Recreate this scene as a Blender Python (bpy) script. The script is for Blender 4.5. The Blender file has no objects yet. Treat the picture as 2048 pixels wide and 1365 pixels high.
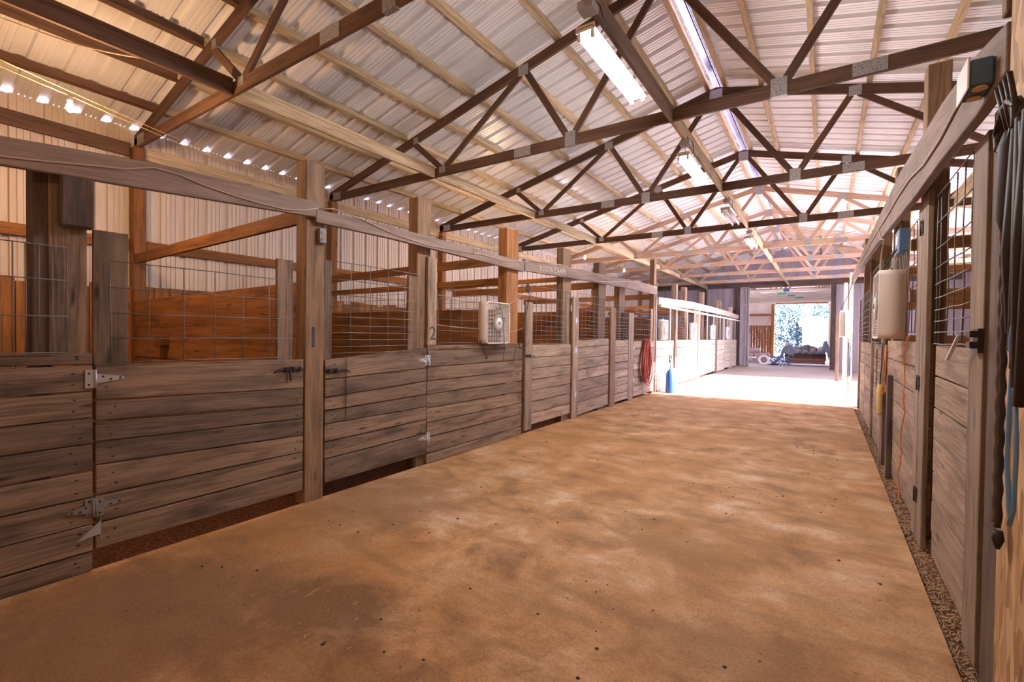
import bpy, bmesh, math, random
from mathutils import Vector, Matrix
random.seed(7)
SC = bpy.context.scene
COL = SC.collection
PI = math.pi

# ------------------------------------------------------------------ camera, sky, sun, exposure
F, YAW, PITCH, ROLL = 935.3, .5904, -.0154, .0126
def cam_rot():
    cr, sr = math.cos(ROLL), math.sin(ROLL); A = Matrix(((cr,0,sr),(0,1,0),(-sr,0,cr)))
    cp, sp = math.cos(PITCH), math.sin(PITCH); B = Matrix(((1,0,0),(0,cp,sp),(0,-sp,cp)))
    c, s = math.cos(YAW), math.sin(YAW); D = Matrix(((c,s,0),(-s,c,0),(0,0,1)))
    return A @ B @ D                      # rows: right, forward, up
R3 = cam_rot()
cam_data = bpy.data.cameras.new('camera'); cam = bpy.data.objects.new('camera', cam_data); COL.objects.link(cam)
cam_data.sensor_width = 36; cam_data.lens = F / 2048 * 36; cam_data.clip_end = 400; cam_data.clip_start = .05
M = Matrix.Identity(4)
for i in range(3):
    M[i][0] = R3[0][i]; M[i][1] = R3[2][i]; M[i][2] = -R3[1][i]
M[0][3], M[1][3], M[2][3] = 0, 0, 1.5
cam.matrix_world = M
SC.camera = cam
SC.view_settings.view_transform = 'Standard'; SC.view_settings.look = 'None'
SC.view_settings.gamma = 1; SC.view_settings.use_curve_mapping = False
SC.view_settings.exposure = 1.5
SC.cycles.use_denoising = True
SC.cycles.max_bounces = 8; SC.cycles.diffuse_bounces = 5; SC.cycles.sample_clamp_indirect = 6

W = bpy.data.worlds.new('sky'); SC.world = W; W.use_nodes = True
bg = W.node_tree.nodes['Background']; bg.inputs[0].default_value = (.80, .75, 1.0, 1); bg.inputs[1].default_value = 5.0

def lamp(name, kind, loc, energy, color, **kw):
    d = bpy.data.lights.new(name, kind); d.energy = energy; d.color = color
    for k, v in kw.items(): setattr(d, k, v)
    o = bpy.data.objects.new(name, d); o.location = loc; COL.objects.link(o); return o
sun = lamp('sun', 'SUN', (20, 16, 12), 16.0, (.93, .86, 1.0), angle=.02)
sun.rotation_euler = Vector((1, .10, .40)).to_track_quat('Z', 'Y').to_euler()

# ------------------------------------------------------------------ node materials
def mat(name, base=(.5,.5,.5), rough=.6, metal=0.0, emit=None, estr=0):
    m = bpy.data.materials.new(name); m.use_nodes = True
    b = m.node_tree.nodes['Principled BSDF']
    b.inputs['Base Color'].default_value = (*base, 1); b.inputs['Roughness'].default_value = rough
    b.inputs['Metallic'].default_value = metal
    if emit: b.inputs['Emission Color'].default_value = (*emit, 1); b.inputs['Emission Strength'].default_value = estr
    return m
class G:
    def __init__(s, m): s.t = m.node_tree; s.b = s.t.nodes['Principled BSDF']
    def n(s, kind, **kw):
        x = s.t.nodes.new(kind)
        for k, v in kw.items():
            if k.startswith('i_'): x.inputs[k[2:].replace('_', ' ')].default_value = v
            else: setattr(x, k, v)
        return x
    def l(s, a, b): s.t.links.new(a, b)
    def math(s, op, a, b=None, clamp=False):
        x = s.n('ShaderNodeMath', operation=op, use_clamp=clamp)
        for i, v in enumerate((a, b)):
            if v is None: continue
            if isinstance(v, (int, float)): x.inputs[i].default_value = v
            else: s.l(v, x.inputs[i])
        return x.outputs[0]
    def mix(s, fac, a, b, blend='MIX'):
        x = s.n('ShaderNodeMix', data_type='RGBA', blend_type=blend)
        for i, v in ((0, fac), (6, a), (7, b)):
            if isinstance(v, (int, float)): x.inputs[i].default_value = v
            elif isinstance(v, tuple): x.inputs[i].default_value = (*v, 1)
            else: s.l(v, x.inputs[i])
        return x.outputs[2]
    def ramp(s, fac, stops):
        x = s.n('ShaderNodeValToRGB'); s.l(fac, x.inputs[0])
        e = x.color_ramp.elements
        while len(e) < len(stops): e.new(.5)
        for k, (p, c) in enumerate(stops): e[k].position = p; e[k].color = (*c, 1) if len(c) == 3 else c
        return x.outputs[0]
    def scale(s, vec, sc):
        x = s.n('ShaderNodeVectorMath', operation='MULTIPLY'); s.l(vec, x.inputs[0]); x.inputs[1].default_value = sc
        return x.outputs[0]
    def noise(s, vec, scale=5, detail=4, rough=.55, dist=0):
        x = s.n('ShaderNodeTexNoise'); s.l(vec, x.inputs['Vector'])
        x.inputs['Scale'].default_value = scale; x.inputs['Detail'].default_value = detail
        x.inputs['Roughness'].default_value = rough; x.inputs['Distortion'].default_value = dist
        return x.outputs[0]
def wood(name, dark, light, knots=.5, stain=.5, var=.5, saw=0, bump=.35):
    """grain runs along UV u (metres); every board has its own offset and tone ('rnd')"""
    m = mat(name, light, .78); g = G(m)
    uv = g.n('ShaderNodeUVMap').outputs[0]
    at = g.n('ShaderNodeAttribute', attribute_name='rnd').outputs['Fac']
    warp = g.noise(g.scale(uv, (1.2, 5, 1)), 1.0, 3)
    wv = g.n('ShaderNodeVectorMath', operation='MULTIPLY_ADD')
    cmb = g.n('ShaderNodeCombineXYZ'); g.l(warp, cmb.inputs[1])
    g.l(cmb.outputs[0], wv.inputs[0]); wv.inputs[1].default_value = (0, .09, 0); g.l(uv, wv.inputs[2])
    w2 = wv.outputs[0]
    fine = g.noise(g.scale(w2, (2.2, 75, 1)), 1.0, 5, .65)
    broad = g.noise(g.scale(w2, (.9, 14, 1)), 1.0, 3, .5)
    grain = g.math('ADD', g.math('MULTIPLY', fine, .6), g.math('MULTIPLY', broad, .4))
    base = g.ramp(grain, [(.34, dark), (.58, light)])
    tone = g.math('ADD', g.math('MULTIPLY', at, var), 1 - var * .5)
    tc = g.n('ShaderNodeCombineColor'); [g.l(tone, tc.inputs[k]) for k in range(3)]
    base = g.mix(1.0, base, tc.outputs[0], 'MULTIPLY')
    st = g.noise(g.scale(uv, (1.6, 6.5, 1)), 1.0, 5, .6)
    base = g.mix(g.math('MULTIPLY', g.ramp(st, [(.50, (0,0,0)), (.68, (1,1,1))]), stain), base, tuple(c * .30 for c in dark))
    vo = g.n('ShaderNodeTexVoronoi', feature='F1'); g.l(g.scale(w2, (2.1, 9, 1)), vo.inputs['Vector']); vo.inputs['Scale'].default_value = 1
    kn = g.ramp(vo.outputs['Distance'], [(.07, (1,1,1)), (.17, (0,0,0))])
    base = g.mix(g.math('MULTIPLY', kn, knots), base, tuple(c * .22 for c in dark))
    if saw:
        wa = g.n('ShaderNodeTexWave', wave_type='RINGS', rings_direction='Z')
        g.l(g.scale(uv, (1, 1, 1)), wa.inputs['Vector']); wa.inputs['Scale'].default_value = 3.2; wa.inputs['Distortion'].default_value = 2.5
        base = g.mix(g.math('MULTIPLY', wa.outputs['Fac'], saw), base, tuple(min(1, c * 1.25) for c in light))
    g.l(base, g.b.inputs['Base Color'])
    bp_ = g.n('ShaderNodeBump', i_Strength=bump, i_Distance=.004); g.l(grain, bp_.inputs['Height']); g.l(bp_.outputs[0], g.b.inputs['Normal'])
    return m
Wgate = wood('weathered_gate_wood', (.060,.036,.024), (.25,.165,.112), .85, .75, .6, 0)
Wgate2 = wood('pale_gate_wood', (.15,.095,.066), (.40,.29,.215), .6, .55, .5, 0)
Wpost = wood('post_wood', (.085,.044,.023), (.25,.15,.085), .6, .4, .4)
Wdark = wood('dark_sill_wood', (.05,.03,.025), (.14,.09,.07), .3, .6, .3)
Whead = wood('header_wood', (.14,.095,.075), (.28,.20,.165), .5, .3, .2)
Wwarm = wood('warm_stall_wood', (.11,.038,.010), (.33,.135,.036), .6, .4, .5)
Wtruss = wood('dark_truss_wood', (.045,.024,.015), (.155,.078,.045), .4, .2, .3)
Wtruss2 = wood('pale_lit_truss_wood', (.30,.18,.12), (.56,.38,.28), .4, .1, .3)  # far trusses: bright door light put into the wood colour
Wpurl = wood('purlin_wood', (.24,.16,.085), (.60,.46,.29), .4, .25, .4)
Wpale = wood('pale_glare_wood', (.42,.34,.26), (.75,.66,.54), .3, .1, .2)  # on the far left fronts its paleness is doorway glare put into colour
def sheet(name, base, dirt, amount, rough=.42, scale=(1,1,1)):
    m = mat(name, base, rough, .12 if 'roof' in name else .05); g = G(m)
    co = g.n('ShaderNodeTexCoord').outputs['Object']
    nz = g.noise(g.scale(co, scale), 1.3, 5, .6)
    g.l(g.mix(g.math('MULTIPLY', g.ramp(nz, [(.45, (0,0,0)), (.75, (1,1,1))]), amount), base, dirt), g.b.inputs['Base Color'])
    return m
Mroof = sheet('roof_sheet_metal', (.86,.86,.87), (.60,.55,.52), .4, .38, (.5, .5, 1))
Mwall = sheet('wall_sheet_metal', (.62,.54,.48), (.38,.27,.20), .5, .5, (1, 3, .5))
Mend = sheet('end_wall_sheet_metal', (.42,.37,.42), (.25,.20,.24), .5, .5, (2, 1, .5))
Mgreen = sheet('greenish_wall_sheet_metal', (.50,.62,.50), (.35,.40,.33), .4, .5)
Mplate = mat('galvanised_plate', (.42,.42,.43), .45, .7)
g = G(Mplate); co = g.n('ShaderNodeTexCoord').outputs['Object']
ck = g.n('ShaderNodeTexVoronoi', feature='F1'); g.l(g.scale(co, (1,1,1)), ck.inputs['Vector']); ck.inputs['Scale'].default_value = 55
g.l(g.ramp(ck.outputs['Distance'], [(.15, (.12,.12,.12)), (.4, (.45,.45,.46))]), g.b.inputs['Base Color'])
Mwire = mat('galvanised_wire', (.17,.16,.165), .5, .5)
Miron = mat('black_iron', (.045,.035,.03), .5, .6)
Msteel = mat('bright_steel', (.55,.56,.62), .35, .6)
Mcap = mat('ridge_cap_metal', (.62,.60,.78), .25, .8)
Mwhite = mat('white_enamel', (.78,.77,.75), .4)
Mfan = mat('aged_white_plastic', (.66,.56,.50), .5)
Mfandk = mat('fan_grey_plastic', (.30,.25,.21), .5)
Mfanbk = mat('dark_fan_interior', (.05,.035,.03), .7)
Mcable = mat('dusty_cable', (.45,.34,.27), .6)
Mcabdk = mat('dark_cable', (.022,.018,.02), .6)
Mrope = mat('yellow_cord', (.62,.42,.16), .7)
Mtwine = mat('orange_twine', (.70,.20,.05), .7)
Mhose = mat('red_rubber_hose', (.42,.065,.035), .4)
Mblue = mat('blue_plastic', (.03,.11,.42), .35)
Mbluerope = mat('blue_nylon_rope', (.12,.28,.55), .6)
Mbox = mat('grey_box_plastic', (.20,.19,.19), .5)
Mboxblue = mat('blue_box_plastic', (.07,.14,.26), .5)
Myel = mat('yellow_handle_paint', (.72,.50,.20), .5)
Mpvc = mat('white_pvc', (.85,.84,.84), .4)
Mtube = mat('lit_tube', (1,1,1), .4, 0, (1.0,.95,.93), 80)
Mtubeoff = mat('unlit_tube', (.85,.85,.85), .3)
Mbulb = mat('lit_bulb', (1,1,1), .4, 0, (1.0,.80,.58), 90)
Mbulb2 = mat('lit_cool_bulb', (1,1,1), .4, 0, (.85,.85,1), 60)
Mceramic = mat('white_porcelain', (.8,.75,.68), .4)
Mink = mat('stencil_ink', (.05,.045,.06), .8)
Mbrope = mat('brown_rope', (.13,.085,.065), .8)
Mnail = mat('nail_stain', (.02,.012,.01), .8)
Mscreen = mat('window_light', (.8,.85,.9), .3)
Mtarp = mat('grey_tarpaulin', (.16,.19,.24), .5)
Mbag = mat('paper_feed_bag', (.5,.34,.31), .7)
Mgreenlbl = mat('green_wrap', (.08,.50,.25), .6)
Mshed = mat('white_shed_paint', (.9,.9,.92), .6)
Mtrunk = mat('bark', (.12,.09,.07), .9)
Mleaf = mat('sunlit_tree_leaves', (.10,.21,.20), .7)
g = G(Mleaf); inf = g.n('ShaderNodeNewGeometry').outputs['Random Per Island']
g.l(g.ramp(inf, [(0, (.012,.04,.06)), (.5, (.03,.08,.09)), (1, (.3,.4,.42))]), g.b.inputs['Base Color'])  # pale end puts sunlit glare into the leaf colour

# concrete slab
Mslab = mat('dusty_concrete', (.5,.3,.17), .75); g = G(Mslab)
co = g.n('ShaderNodeTexCoord').outputs['Object']
n1 = g.noise(co, .55, 6, .6, .6); n2 = g.noise(co, 2.2, 7, .65, .3); n3 = g.noise(co, 26, 4, .6)
n4 = g.noise(g.scale(co, (1.0, 5.0, 1)), 1.1, 6, .6, .4)
base = g.ramp(n2, [(.34, (.20,.10,.045)), (.46, (.44,.235,.105)), (.55, (.55,.32,.165)), (.67, (.68,.49,.35))])
base = g.mix(g.ramp(n1, [(.40, (0,0,0)), (.62, (.75,.75,.75))]), base, (.38,.175,.05))
base = g.mix(g.math('MULTIPLY', g.ramp(n4, [(.50, (0,0,0)), (.74, (1,1,1))]), .5), base, (.15,.075,.03))
base = g.mix(g.math('MULTIPLY', g.ramp(n3, [(.60, (0,0,0)), (.72, (1,1,1))]), .5), base, (.15,.08,.045))
# dirt stain patches (fixed shapes on the slab)
def stain(cx, cy, rx, ry, col, amt, base):
    d = g.n('ShaderNodeVectorMath', operation='SUBTRACT'); g.l(co, d.inputs[0]); d.inputs[1].default_value = (cx, cy, 0)
    q = g.scale(d.outputs[0], (1/rx, 1/ry, 0)); ln = g.n('ShaderNodeVectorMath', operation='LENGTH'); g.l(q, ln.inputs[0])
    e = g.math('ADD', ln.outputs['Value'], g.math('MULTIPLY', g.math('SUBTRACT', n2, .5), 1.6))
    return g.mix(g.math('MULTIPLY', g.ramp(e, [(.55, (1,1,1)), (1.15, (0,0,0))]), amt), base, col)
base = stain(-2.15, 1.55, .55, .38, (.13,.065,.028), .8, base)
base = stain(-2.9, .9, .9, .9, (.20,.11,.06), .7, base)
base = stain(-1.7, 1.2, 1.0, .35, (.17,.085,.035), .5, base)
base = stain(-.35, 2.4, .45, .30, (.26,.13,.05), .6, base)
base = stain(.15, 2.05, .5, .25, (.22,.12,.05), .6, base)
base = stain(-.9, 3.4, .6, .4, (.30,.15,.05), .5, base)
base = stain(-3.2, 2.9, .8, .8, (.28,.165,.10), .5, base)
vs = g.n('ShaderNodeTexVoronoi', feature='F1'); g.l(co, vs.inputs['Vector']); vs.inputs['Scale'].default_value = 6
base = g.mix(g.math('MULTIPLY', g.ramp(vs.outputs['Distance'], [(.035, (1,1,1)), (.06, (0,0,0))]), .7), base, (.07,.04,.025))
g.l(base, g.b.inputs['Base Color'])
base_n = g.noise(co, 60, 6, .75); g.l(g.mix(.75, base, g.ramp(base_n, [(.35, (.62,.62,.62)), (.6, (1.15,1.15,1.15))]), 'MULTIPLY'), g.b.inputs['Base Color'])
bpn = g.n('ShaderNodeBump', i_Strength=.5, i_Distance=.012); g.l(g.noise(co, 9, 8, .7), bpn.inputs['Height']); g.l(bpn.outputs[0], g.b.inputs['Normal'])
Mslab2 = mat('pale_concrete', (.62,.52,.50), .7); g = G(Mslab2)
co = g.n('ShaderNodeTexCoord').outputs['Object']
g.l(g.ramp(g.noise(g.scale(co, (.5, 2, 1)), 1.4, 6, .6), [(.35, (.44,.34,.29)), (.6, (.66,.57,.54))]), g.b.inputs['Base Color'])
Mshav = mat('stall_bedding', (.2,.09,.04), .95); g = G(Mshav)
co = g.n('ShaderNodeTexCoord').outputs['Object']
g.l(g.ramp(g.noise(co, 38, 6, .75), [(.35, (.045,.017,.01)), (.55, (.20,.075,.035)), (.72, (.42,.20,.11))]), g.b.inputs['Base Color'])
bpn = g.n('ShaderNodeBump', i_Strength=.9, i_Distance=.03); g.l(g.noise(co, 45, 5, .7), bpn.inputs['Height']); g.l(bpn.outputs[0], g.b.inputs['Normal'])
Mground = mat('outdoor_gravel', (.75,.74,.72), .9); g = G(Mground)
co = g.n('ShaderNodeTexCoord').outputs['Object']
g.l(g.ramp(g.noise(co, 1.5, 5, .6), [(.35, (.50,.52,.46)), (.6, (.80,.78,.78))]), g.b.inputs['Base Color'])
Mosb = mat('oriented_strand_board', (.5,.3,.14), .7); g = G(Mosb)
co = g.n('ShaderNodeTexCoord').outputs['Object']
dd = g.n('ShaderNodeVectorMath', operation='ADD'); g.l(co, dd.inputs[0])
nzv = g.n('ShaderNodeTexNoise'); g.l(co, nzv.inputs['Vector']); nzv.inputs['Scale'].default_value = 4
g.l(g.scale(nzv.outputs['Color'], (0,.12,.12)), dd.inputs[1])
vo = g.n('ShaderNodeTexVoronoi', feature='F1'); g.l(g.scale(dd.outputs[0], (1, 34, 9)), vo.inputs['Vector']); vo.inputs['Scale'].default_value = 1
g.l(g.ramp(vo.outputs['Color'], [(.1, (.24,.12,.045)), (.45, (.50,.30,.14)), (.9, (.70,.48,.27))]), g.b.inputs['Base Color'])
Mstraw = mat('straw', (.46,.30,.16), .8)

# ------------------------------------------------------------------ mesh helpers
class MB:
    def __init__(s): s.v = []; s.f = []; s.uv = []; s.r = []; s.sm = []; s.mi = {}; s.m2 = None
    def face(s, idx, uvs, r=.5, smooth=False):
        s.f.append(idx); s.uv.append(uvs); s.r.append(r); s.sm.append(smooth)
    def hexa(s, c, r=None, axis=None):
        """c: 8 corners, index = x + 2y + 4z"""
        c = [Vector(p) for p in c]; n = len(s.v); s.v += c
        d = [(c[1]-c[0]).length, (c[2]-c[0]).length, (c[4]-c[0]).length]
        if axis is None: axis = d.index(max(d))
        r = random.random() if r is None else r
        ou, ov = random.random() * 40, random.random() * 40
        oth = [k for k in range(3) if k != axis]
        def uv(k):
            b = [(k >> j) & 1 for j in range(3)]
            return (ou + b[axis] * d[axis], ov + b[oth[0]] * d[oth[0]] + b[oth[1]] * (d[oth[1]] + .013))
        for q in ((0,4,6,2), (1,3,7,5), (0,1,5,4), (2,6,7,3), (0,2,3,1), (4,5,7,6)):
            s.face([n + k for k in q], [uv(k) for k in q], r)
        return s
    def box(s, x0, x1, y0, y1, z0, z1, r=None, axis=None):
        x0, x1 = sorted((x0, x1)); y0, y1 = sorted((y0, y1)); z0, z1 = sorted((z0, z1))
        return s.hexa([(x, y, z) for z in (z0, z1) for y in (y0, y1) for x in (x0, x1)], r, axis)
    def beam(s, a, b, w, h, up=(0,0,1), r=None):
        """bar from a to b, w across, h along 'up'"""
        a, b = Vector(a), Vector(b); d = (b - a).normalized(); u = Vector(up)
        sd = d.cross(u).normalized() * w / 2; u = sd.cross(d).normalized() * h / 2
        return s.hexa([p + sx * sd + su * u for su in (-1, 1) for sx in (-1, 1) for p in (a, b)], r, 0)
    def tube(s, pts, rad, seg=6, cap=True, closed=False):
        pts = [Vector(p) for p in pts]; n0 = len(s.v); m = len(pts); prev = None
        rads = rad if isinstance(rad, (list, tuple)) else [rad] * m
        for i, p in enumerate(pts):
            if closed: t = pts[(i+1) % m] - pts[i-1]
            else: t = pts[min(i+1, m-1)] - pts[max(i-1, 0)]
            t.normalize()
            if prev is None:
                a = Vector((0,0,1)) if abs(t.z) < .9 else Vector((1,0,0)); u = t.cross(a).normalized()
            else:
                u = (prev - t * prev.dot(t)); u = u.normalized() if u.length > 1e-6 else t.orthogonal().normalized()
            prev = u; w = t.cross(u)
            for k in range(seg):
                an = 2 * PI * k / seg; s.v.append(p + (u * math.cos(an) + w * math.sin(an)) * rads[i])
        for i in range(m if closed else m - 1):
            j = (i + 1) % m
            for k in range(seg):
                l = (k + 1) % seg
                s.face([n0+i*seg+k, n0+i*seg+l, n0+j*seg+l, n0+j*seg+k], [(i*.1, k*.01), (i*.1, k*.01+.01), (i*.1+.1, k*.01+.01), (i*.1+.1, k*.01)], .5, seg > 4)
        if cap and not closed:
            s.face([n0 + k for k in range(seg)][::-1], [(0,0)] * seg); s.face([n0 + (m-1)*seg + k for k in range(seg)], [(0,0)] * seg)
        return s
    def lathe(s, prof, c=(0,0,0), axis='Z', seg=20):
        """prof: (radius, height) pairs"""
        c = Vector(c); n0 = len(s.v)
        for r, h in prof:
            for k in range(seg):
                a = 2 * PI * k / seg; x, y = r * math.cos(a), r * math.sin(a)
                s.v.append(c + Vector({'Z': (x, y, h), 'X': (h, x, y), 'Y': (y, h, x)}[axis]))
        for i in range(len(prof) - 1):
            for k in range(seg):
                l = (k + 1) % seg
                s.face([n0+i*seg+k, n0+i*seg+l, n0+(i+1)*seg+l, n0+(i+1)*seg+k], [(0,0)] * 4, .5, True)
        s.face([n0 + k for k in range(seg)][::-1], [(0,0)] * seg); s.face([n0 + (len(prof)-1)*seg + k for k in range(seg)], [(0,0)] * seg)
        return s
    def prism(s, poly, d):
        """closed polygon (3D points) pushed by vector d"""
        n = len(s.v); m = len(poly); d = Vector(d); s.v += [Vector(p) for p in poly] + [Vector(p) + d for p in poly]
        s.face(list(range(m))[::-1], [(0,0)] * m); s.face([n*0 + n + m + k for k in range(m)], [(0,0)] * m)
        s.f[-2] = [n + k for k in range(m)][::-1]
        for k in range(m):
            l = (k + 1) % m; s.face([n+k, n+l, n+m+l, n+m+k], [(0,0)] * 4)
        return s
    def build(s, name, material, parent=None, loc=None, bevel=0):
        """loc = origin in world space for a thing; a part takes its parent's origin"""
        me = bpy.data.meshes.new(name); off = Vector(loc) if loc is not None else Vector((0,0,0))
        if parent is not None:
            p = parent
            while p is not None: off = off + p.location; p = p.parent
        me.from_pydata([v - off for v in s.v], [], s.f)
        ul = me.uv_layers.new(name='UVMap'); i = 0; flat = []
        for u in s.uv:
            for q in u: flat += [q[0], q[1]]
        ul.data.foreach_set('uv', flat)
        a = me.attributes.new('rnd', 'FLOAT', 'FACE'); a.data.foreach_set('value', s.r)
        me.polygons.foreach_set('use_smooth', s.sm)
        bm = bmesh.new(); bm.from_mesh(me); bmesh.ops.recalc_face_normals(bm, faces=bm.faces); bm.to_mesh(me); bm.free()
        me.materials.append(material)
        if s.m2:
            me.materials.append(s.m2)
            for k in s.mi: me.polygons[k].material_index = 1
        me.update()
        o = bpy.data.objects.new(name, me); COL.objects.link(o)
        if parent is not None: o.parent = parent
        elif loc is not None: o.location = off
        if bevel:
            b = o.modifiers.new('bevel', 'BEVEL'); b.width = bevel; b.segments = 1; b.limit_method = 'ANGLE'
        return o
def tag(o, label=None, cat=None, group=None, kind=None):
    if label: o['label'] = label
    if cat: o['category'] = cat
    if group: o['group'] = group
    if kind: o['kind'] = kind
    return o
def empty(name, loc, label, cat, group=None):
    o = bpy.data.objects.new(name, None); o.location = loc; o.empty_display_size = .1; COL.objects.link(o)
    return tag(o, label, cat, group)
def struct(o, label=None): return tag(o, label, None, None, 'structure')
def arc(c, r, a0, a1, n, ax='YZ'):
    out = []
    for k in range(n + 1):
        a = a0 + (a1 - a0) * k / n; u, v = r * math.cos(a), r * math.sin(a)
        out.append((c[0], c[1] + u, c[2] + v) if ax == 'YZ' else ((c[0] + u, c[1], c[2] + v) if ax == 'XZ' else (c[0] + u, c[1] + v, c[2])))
    return out
def sag(a, b, s, n=12):
    a, b = Vector(a), Vector(b)
    return [a.lerp(b, k / n) - Vector((0, 0, s * 4 * (k / n) * (1 - k / n))) for k in range(n + 1)]

# ------------------------------------------------------------------ the place: sizes in metres
XL, XRW, XC = -8.05, 4.75, -1.65          # left wall, right wall, ridge
XF, XG = -3.74, .62                       # left and right stall fronts (aisle faces)
YB, YE = -3.2, 26.6                       # near end (closed by an added wall), far end wall
TY = [2.51, 5.59, 8.71, 11.95, 15.0, 17.9, 20.8, 23.7]
SL = .254
def zt(x): return 5.806 - SL * abs(x - XC)    # top of the top chords
ORD = ['first','second','third','fourth','fifth','sixth','seventh','eighth','ninth','tenth','eleventh']

# floor
m = MB(); m.box(-3.76, .525, YB, 12.75, -.12, 0); struct(m.build('floor', Mslab))
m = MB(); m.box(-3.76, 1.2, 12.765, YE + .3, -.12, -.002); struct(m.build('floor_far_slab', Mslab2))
m = MB(); m.box(XL, -3.765, YB, YE, -.14, -.03); struct(m.build('floor_left_stalls', Mshav))
m = MB(); m.box(.528, XRW, YB, 12.76, -.14, -.035); struct(m.build('floor_right_stalls', Mshav))
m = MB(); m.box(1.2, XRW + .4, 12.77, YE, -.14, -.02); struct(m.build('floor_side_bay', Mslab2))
m = MB(); m.box(-60, 60, -30, 130, -.5, -.15); struct(m.build('floor_outdoors', Mground))
m = MB(); m.box(-9, 4.75, YE + .3, 39.5, -.14, -.01); struct(m.build('floor_lean_to', Mslab2))

# corrugated sheets: profile along s, ribs toward the outside (+h)
def ribs(s0, s1, pitch, w=.035, top=.018, h=.034, minor=3):
    out = []; k0 = math.floor(s0 / pitch) * pitch; s = k0
    while s < s1:
        out += [(s, 0), (s + .010, h), (s + w + .030, h), (s + w + .04, 0)]
        for q in (1, 2, 3):
            c = s + w + .04 + (pitch - w - .04) * q / 4
            out += [(c - .007, 0), (c - .004, .011), (c + .004, .011), (c + .007, 0)]
        s += pitch
    return [(max(s0, min(s1, a)), b) for a, b in out]
def sheet_mesh(prof, A, B, out):
    """A(s), B(s): the two ends of the sheet at s; out: outward direction"""
    m = MB(); out = Vector(out)
    for s, h in prof: m.v += [Vector(A(s)) + out * h, Vector(B(s)) + out * h]
    for i in range(len(prof) - 1): m.face([2*i, 2*i+2, 2*i+3, 2*i+1], [(0,0)] * 4)
    return m
pr = ribs(YB, YE + .1, .305, w=.06, h=.048)
dz = .095
for sgn, nm in ((-1, 'ceiling'), (1, 'ceiling_right_slope')):
    xe = XC + sgn * 6.62
    mm = sheet_mesh(pr, lambda s: (XC + sgn * .07, s, zt(XC + sgn * .07) + dz), lambda s: (xe, s, zt(xe) + dz), (sgn * SL, 0, 1))
    struct(mm.build(nm, Mroof))
m = MB()
for sgn in (-1, 1):
    m.beam((XC + sgn * .0, YB, 5.806 + dz + .07), (XC + sgn * .0, YE, 5.806 + dz + .07), .012, .01)
    m.hexa([(XC, YB, 5.99), (XC + sgn*.2, YB, 5.94), (XC, YE, 5.99), (XC + sgn*.2, YE, 5.94),
            (XC, YB, 5.995), (XC + sgn*.2, YB, 5.945), (XC, YE, 5.995), (XC + sgn*.2, YE, 5.945)])
struct(m.build('trim_1', Mcap))
# side walls and end wall
pw = ribs(YB, YE, .305)
struct(sheet_mesh(pw, lambda s: (XL, s, -.1), lambda s: (XL, s, 4.278), (-1, 0, 0)).build('wall_left', Mwall))
struct(sheet_mesh(ribs(YB, 12.9, .305), lambda s: (XRW, s, -.1), lambda s: (XRW, s, 4.20 + .12), (1, 0, 0)).build('wall_right', Mgreen))
struct(sheet_mesh(ribs(20.6, YE, .305), lambda s: (XRW, s, -.1), lambda s: (XRW, s, 4.32), (1, 0, 0)).build('wall_right_far', Mend))
def endw(x0, x1, z0, nm):
    struct(sheet_mesh(ribs(x0, x1, .305), lambda s: (s, YE, z0), lambda s: (s, YE, zt(s) + dz), (0, 1, 0)).build(nm, Mend))
struct(sheet_mesh(ribs(XL, XRW, .305), lambda s: (s, YB, -.1), lambda s: (s, YB, zt(s) + dz), (0, -1, 0)).build('wall_near_end_light_block', Mwall))  # unseen wall, added to keep roof ribs and foreground in shade
endw(XL, -3.25, -.1, 'wall_back_left'); endw(-3.25, .2, 4.05, 'wall_back_gable'); endw(.2, XRW, -.1, 'wall_back_right')

# wood siding, girts and eave boards of the left wall
m = MB(); y = YB
while y < YE - .2:
    w = random.uniform(.14, .2); m.box(XL + .05, XL + .08, y, y + w - .008, -.02, 2.06 + random.uniform(-.012, .05), axis=2); y += w
struct(m.build('wall_left_wood_siding', Wwarm, bevel=.002))
m = MB(); y = YB
while y < 12.6:
    w = random.uniform(.14, .2); m.box(XRW - .08, XRW - .05, y, y + w - .008, -.02, 1.5, axis=2); y += w
struct(m.build('wall_right_wood_siding', Wwarm, bevel=.002))
PY = [-.6] + TY
for k in range(len(PY)):
    y0 = PY[k]; y1 = PY[k + 1] if k + 1 < len(PY) else YE
    near = 'nearest bay' if k == 0 else f'bay beyond the {ORD[k-1]} truss'
    m = MB(); m.box(XL + .02, XL + .06, y0 + .08, y1 - .08, 2.60, 2.74)
    tag(m.build('wall_girt', Wwarm, loc=(XL + .04, (y0+y1)/2, 2.6), bevel=.003), f'horizontal brown girt board on left metal wall, {near}', 'board', 'girts along the left metal wall')
    m = MB(); m.box(XL + .02, XL + .06, y0 + .08, y1 - .08, 3.88, 4.06)
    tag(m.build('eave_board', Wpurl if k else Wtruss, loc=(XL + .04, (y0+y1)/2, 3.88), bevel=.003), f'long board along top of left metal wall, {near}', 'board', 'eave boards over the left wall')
    m = MB(); m.box(XL + .02, XL + .16, y0 - .07, y0 + .07, -.02, 4.0)
    tag(m.build('wall_post', Wwarm, loc=(XL + .09, y0, 0), bevel=.004), (f'square brown post on left metal wall under the {ORD[k-1]} truss' if k else 'square brown post on left wall at picture edge'), 'post', 'posts along the left metal wall')

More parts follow.
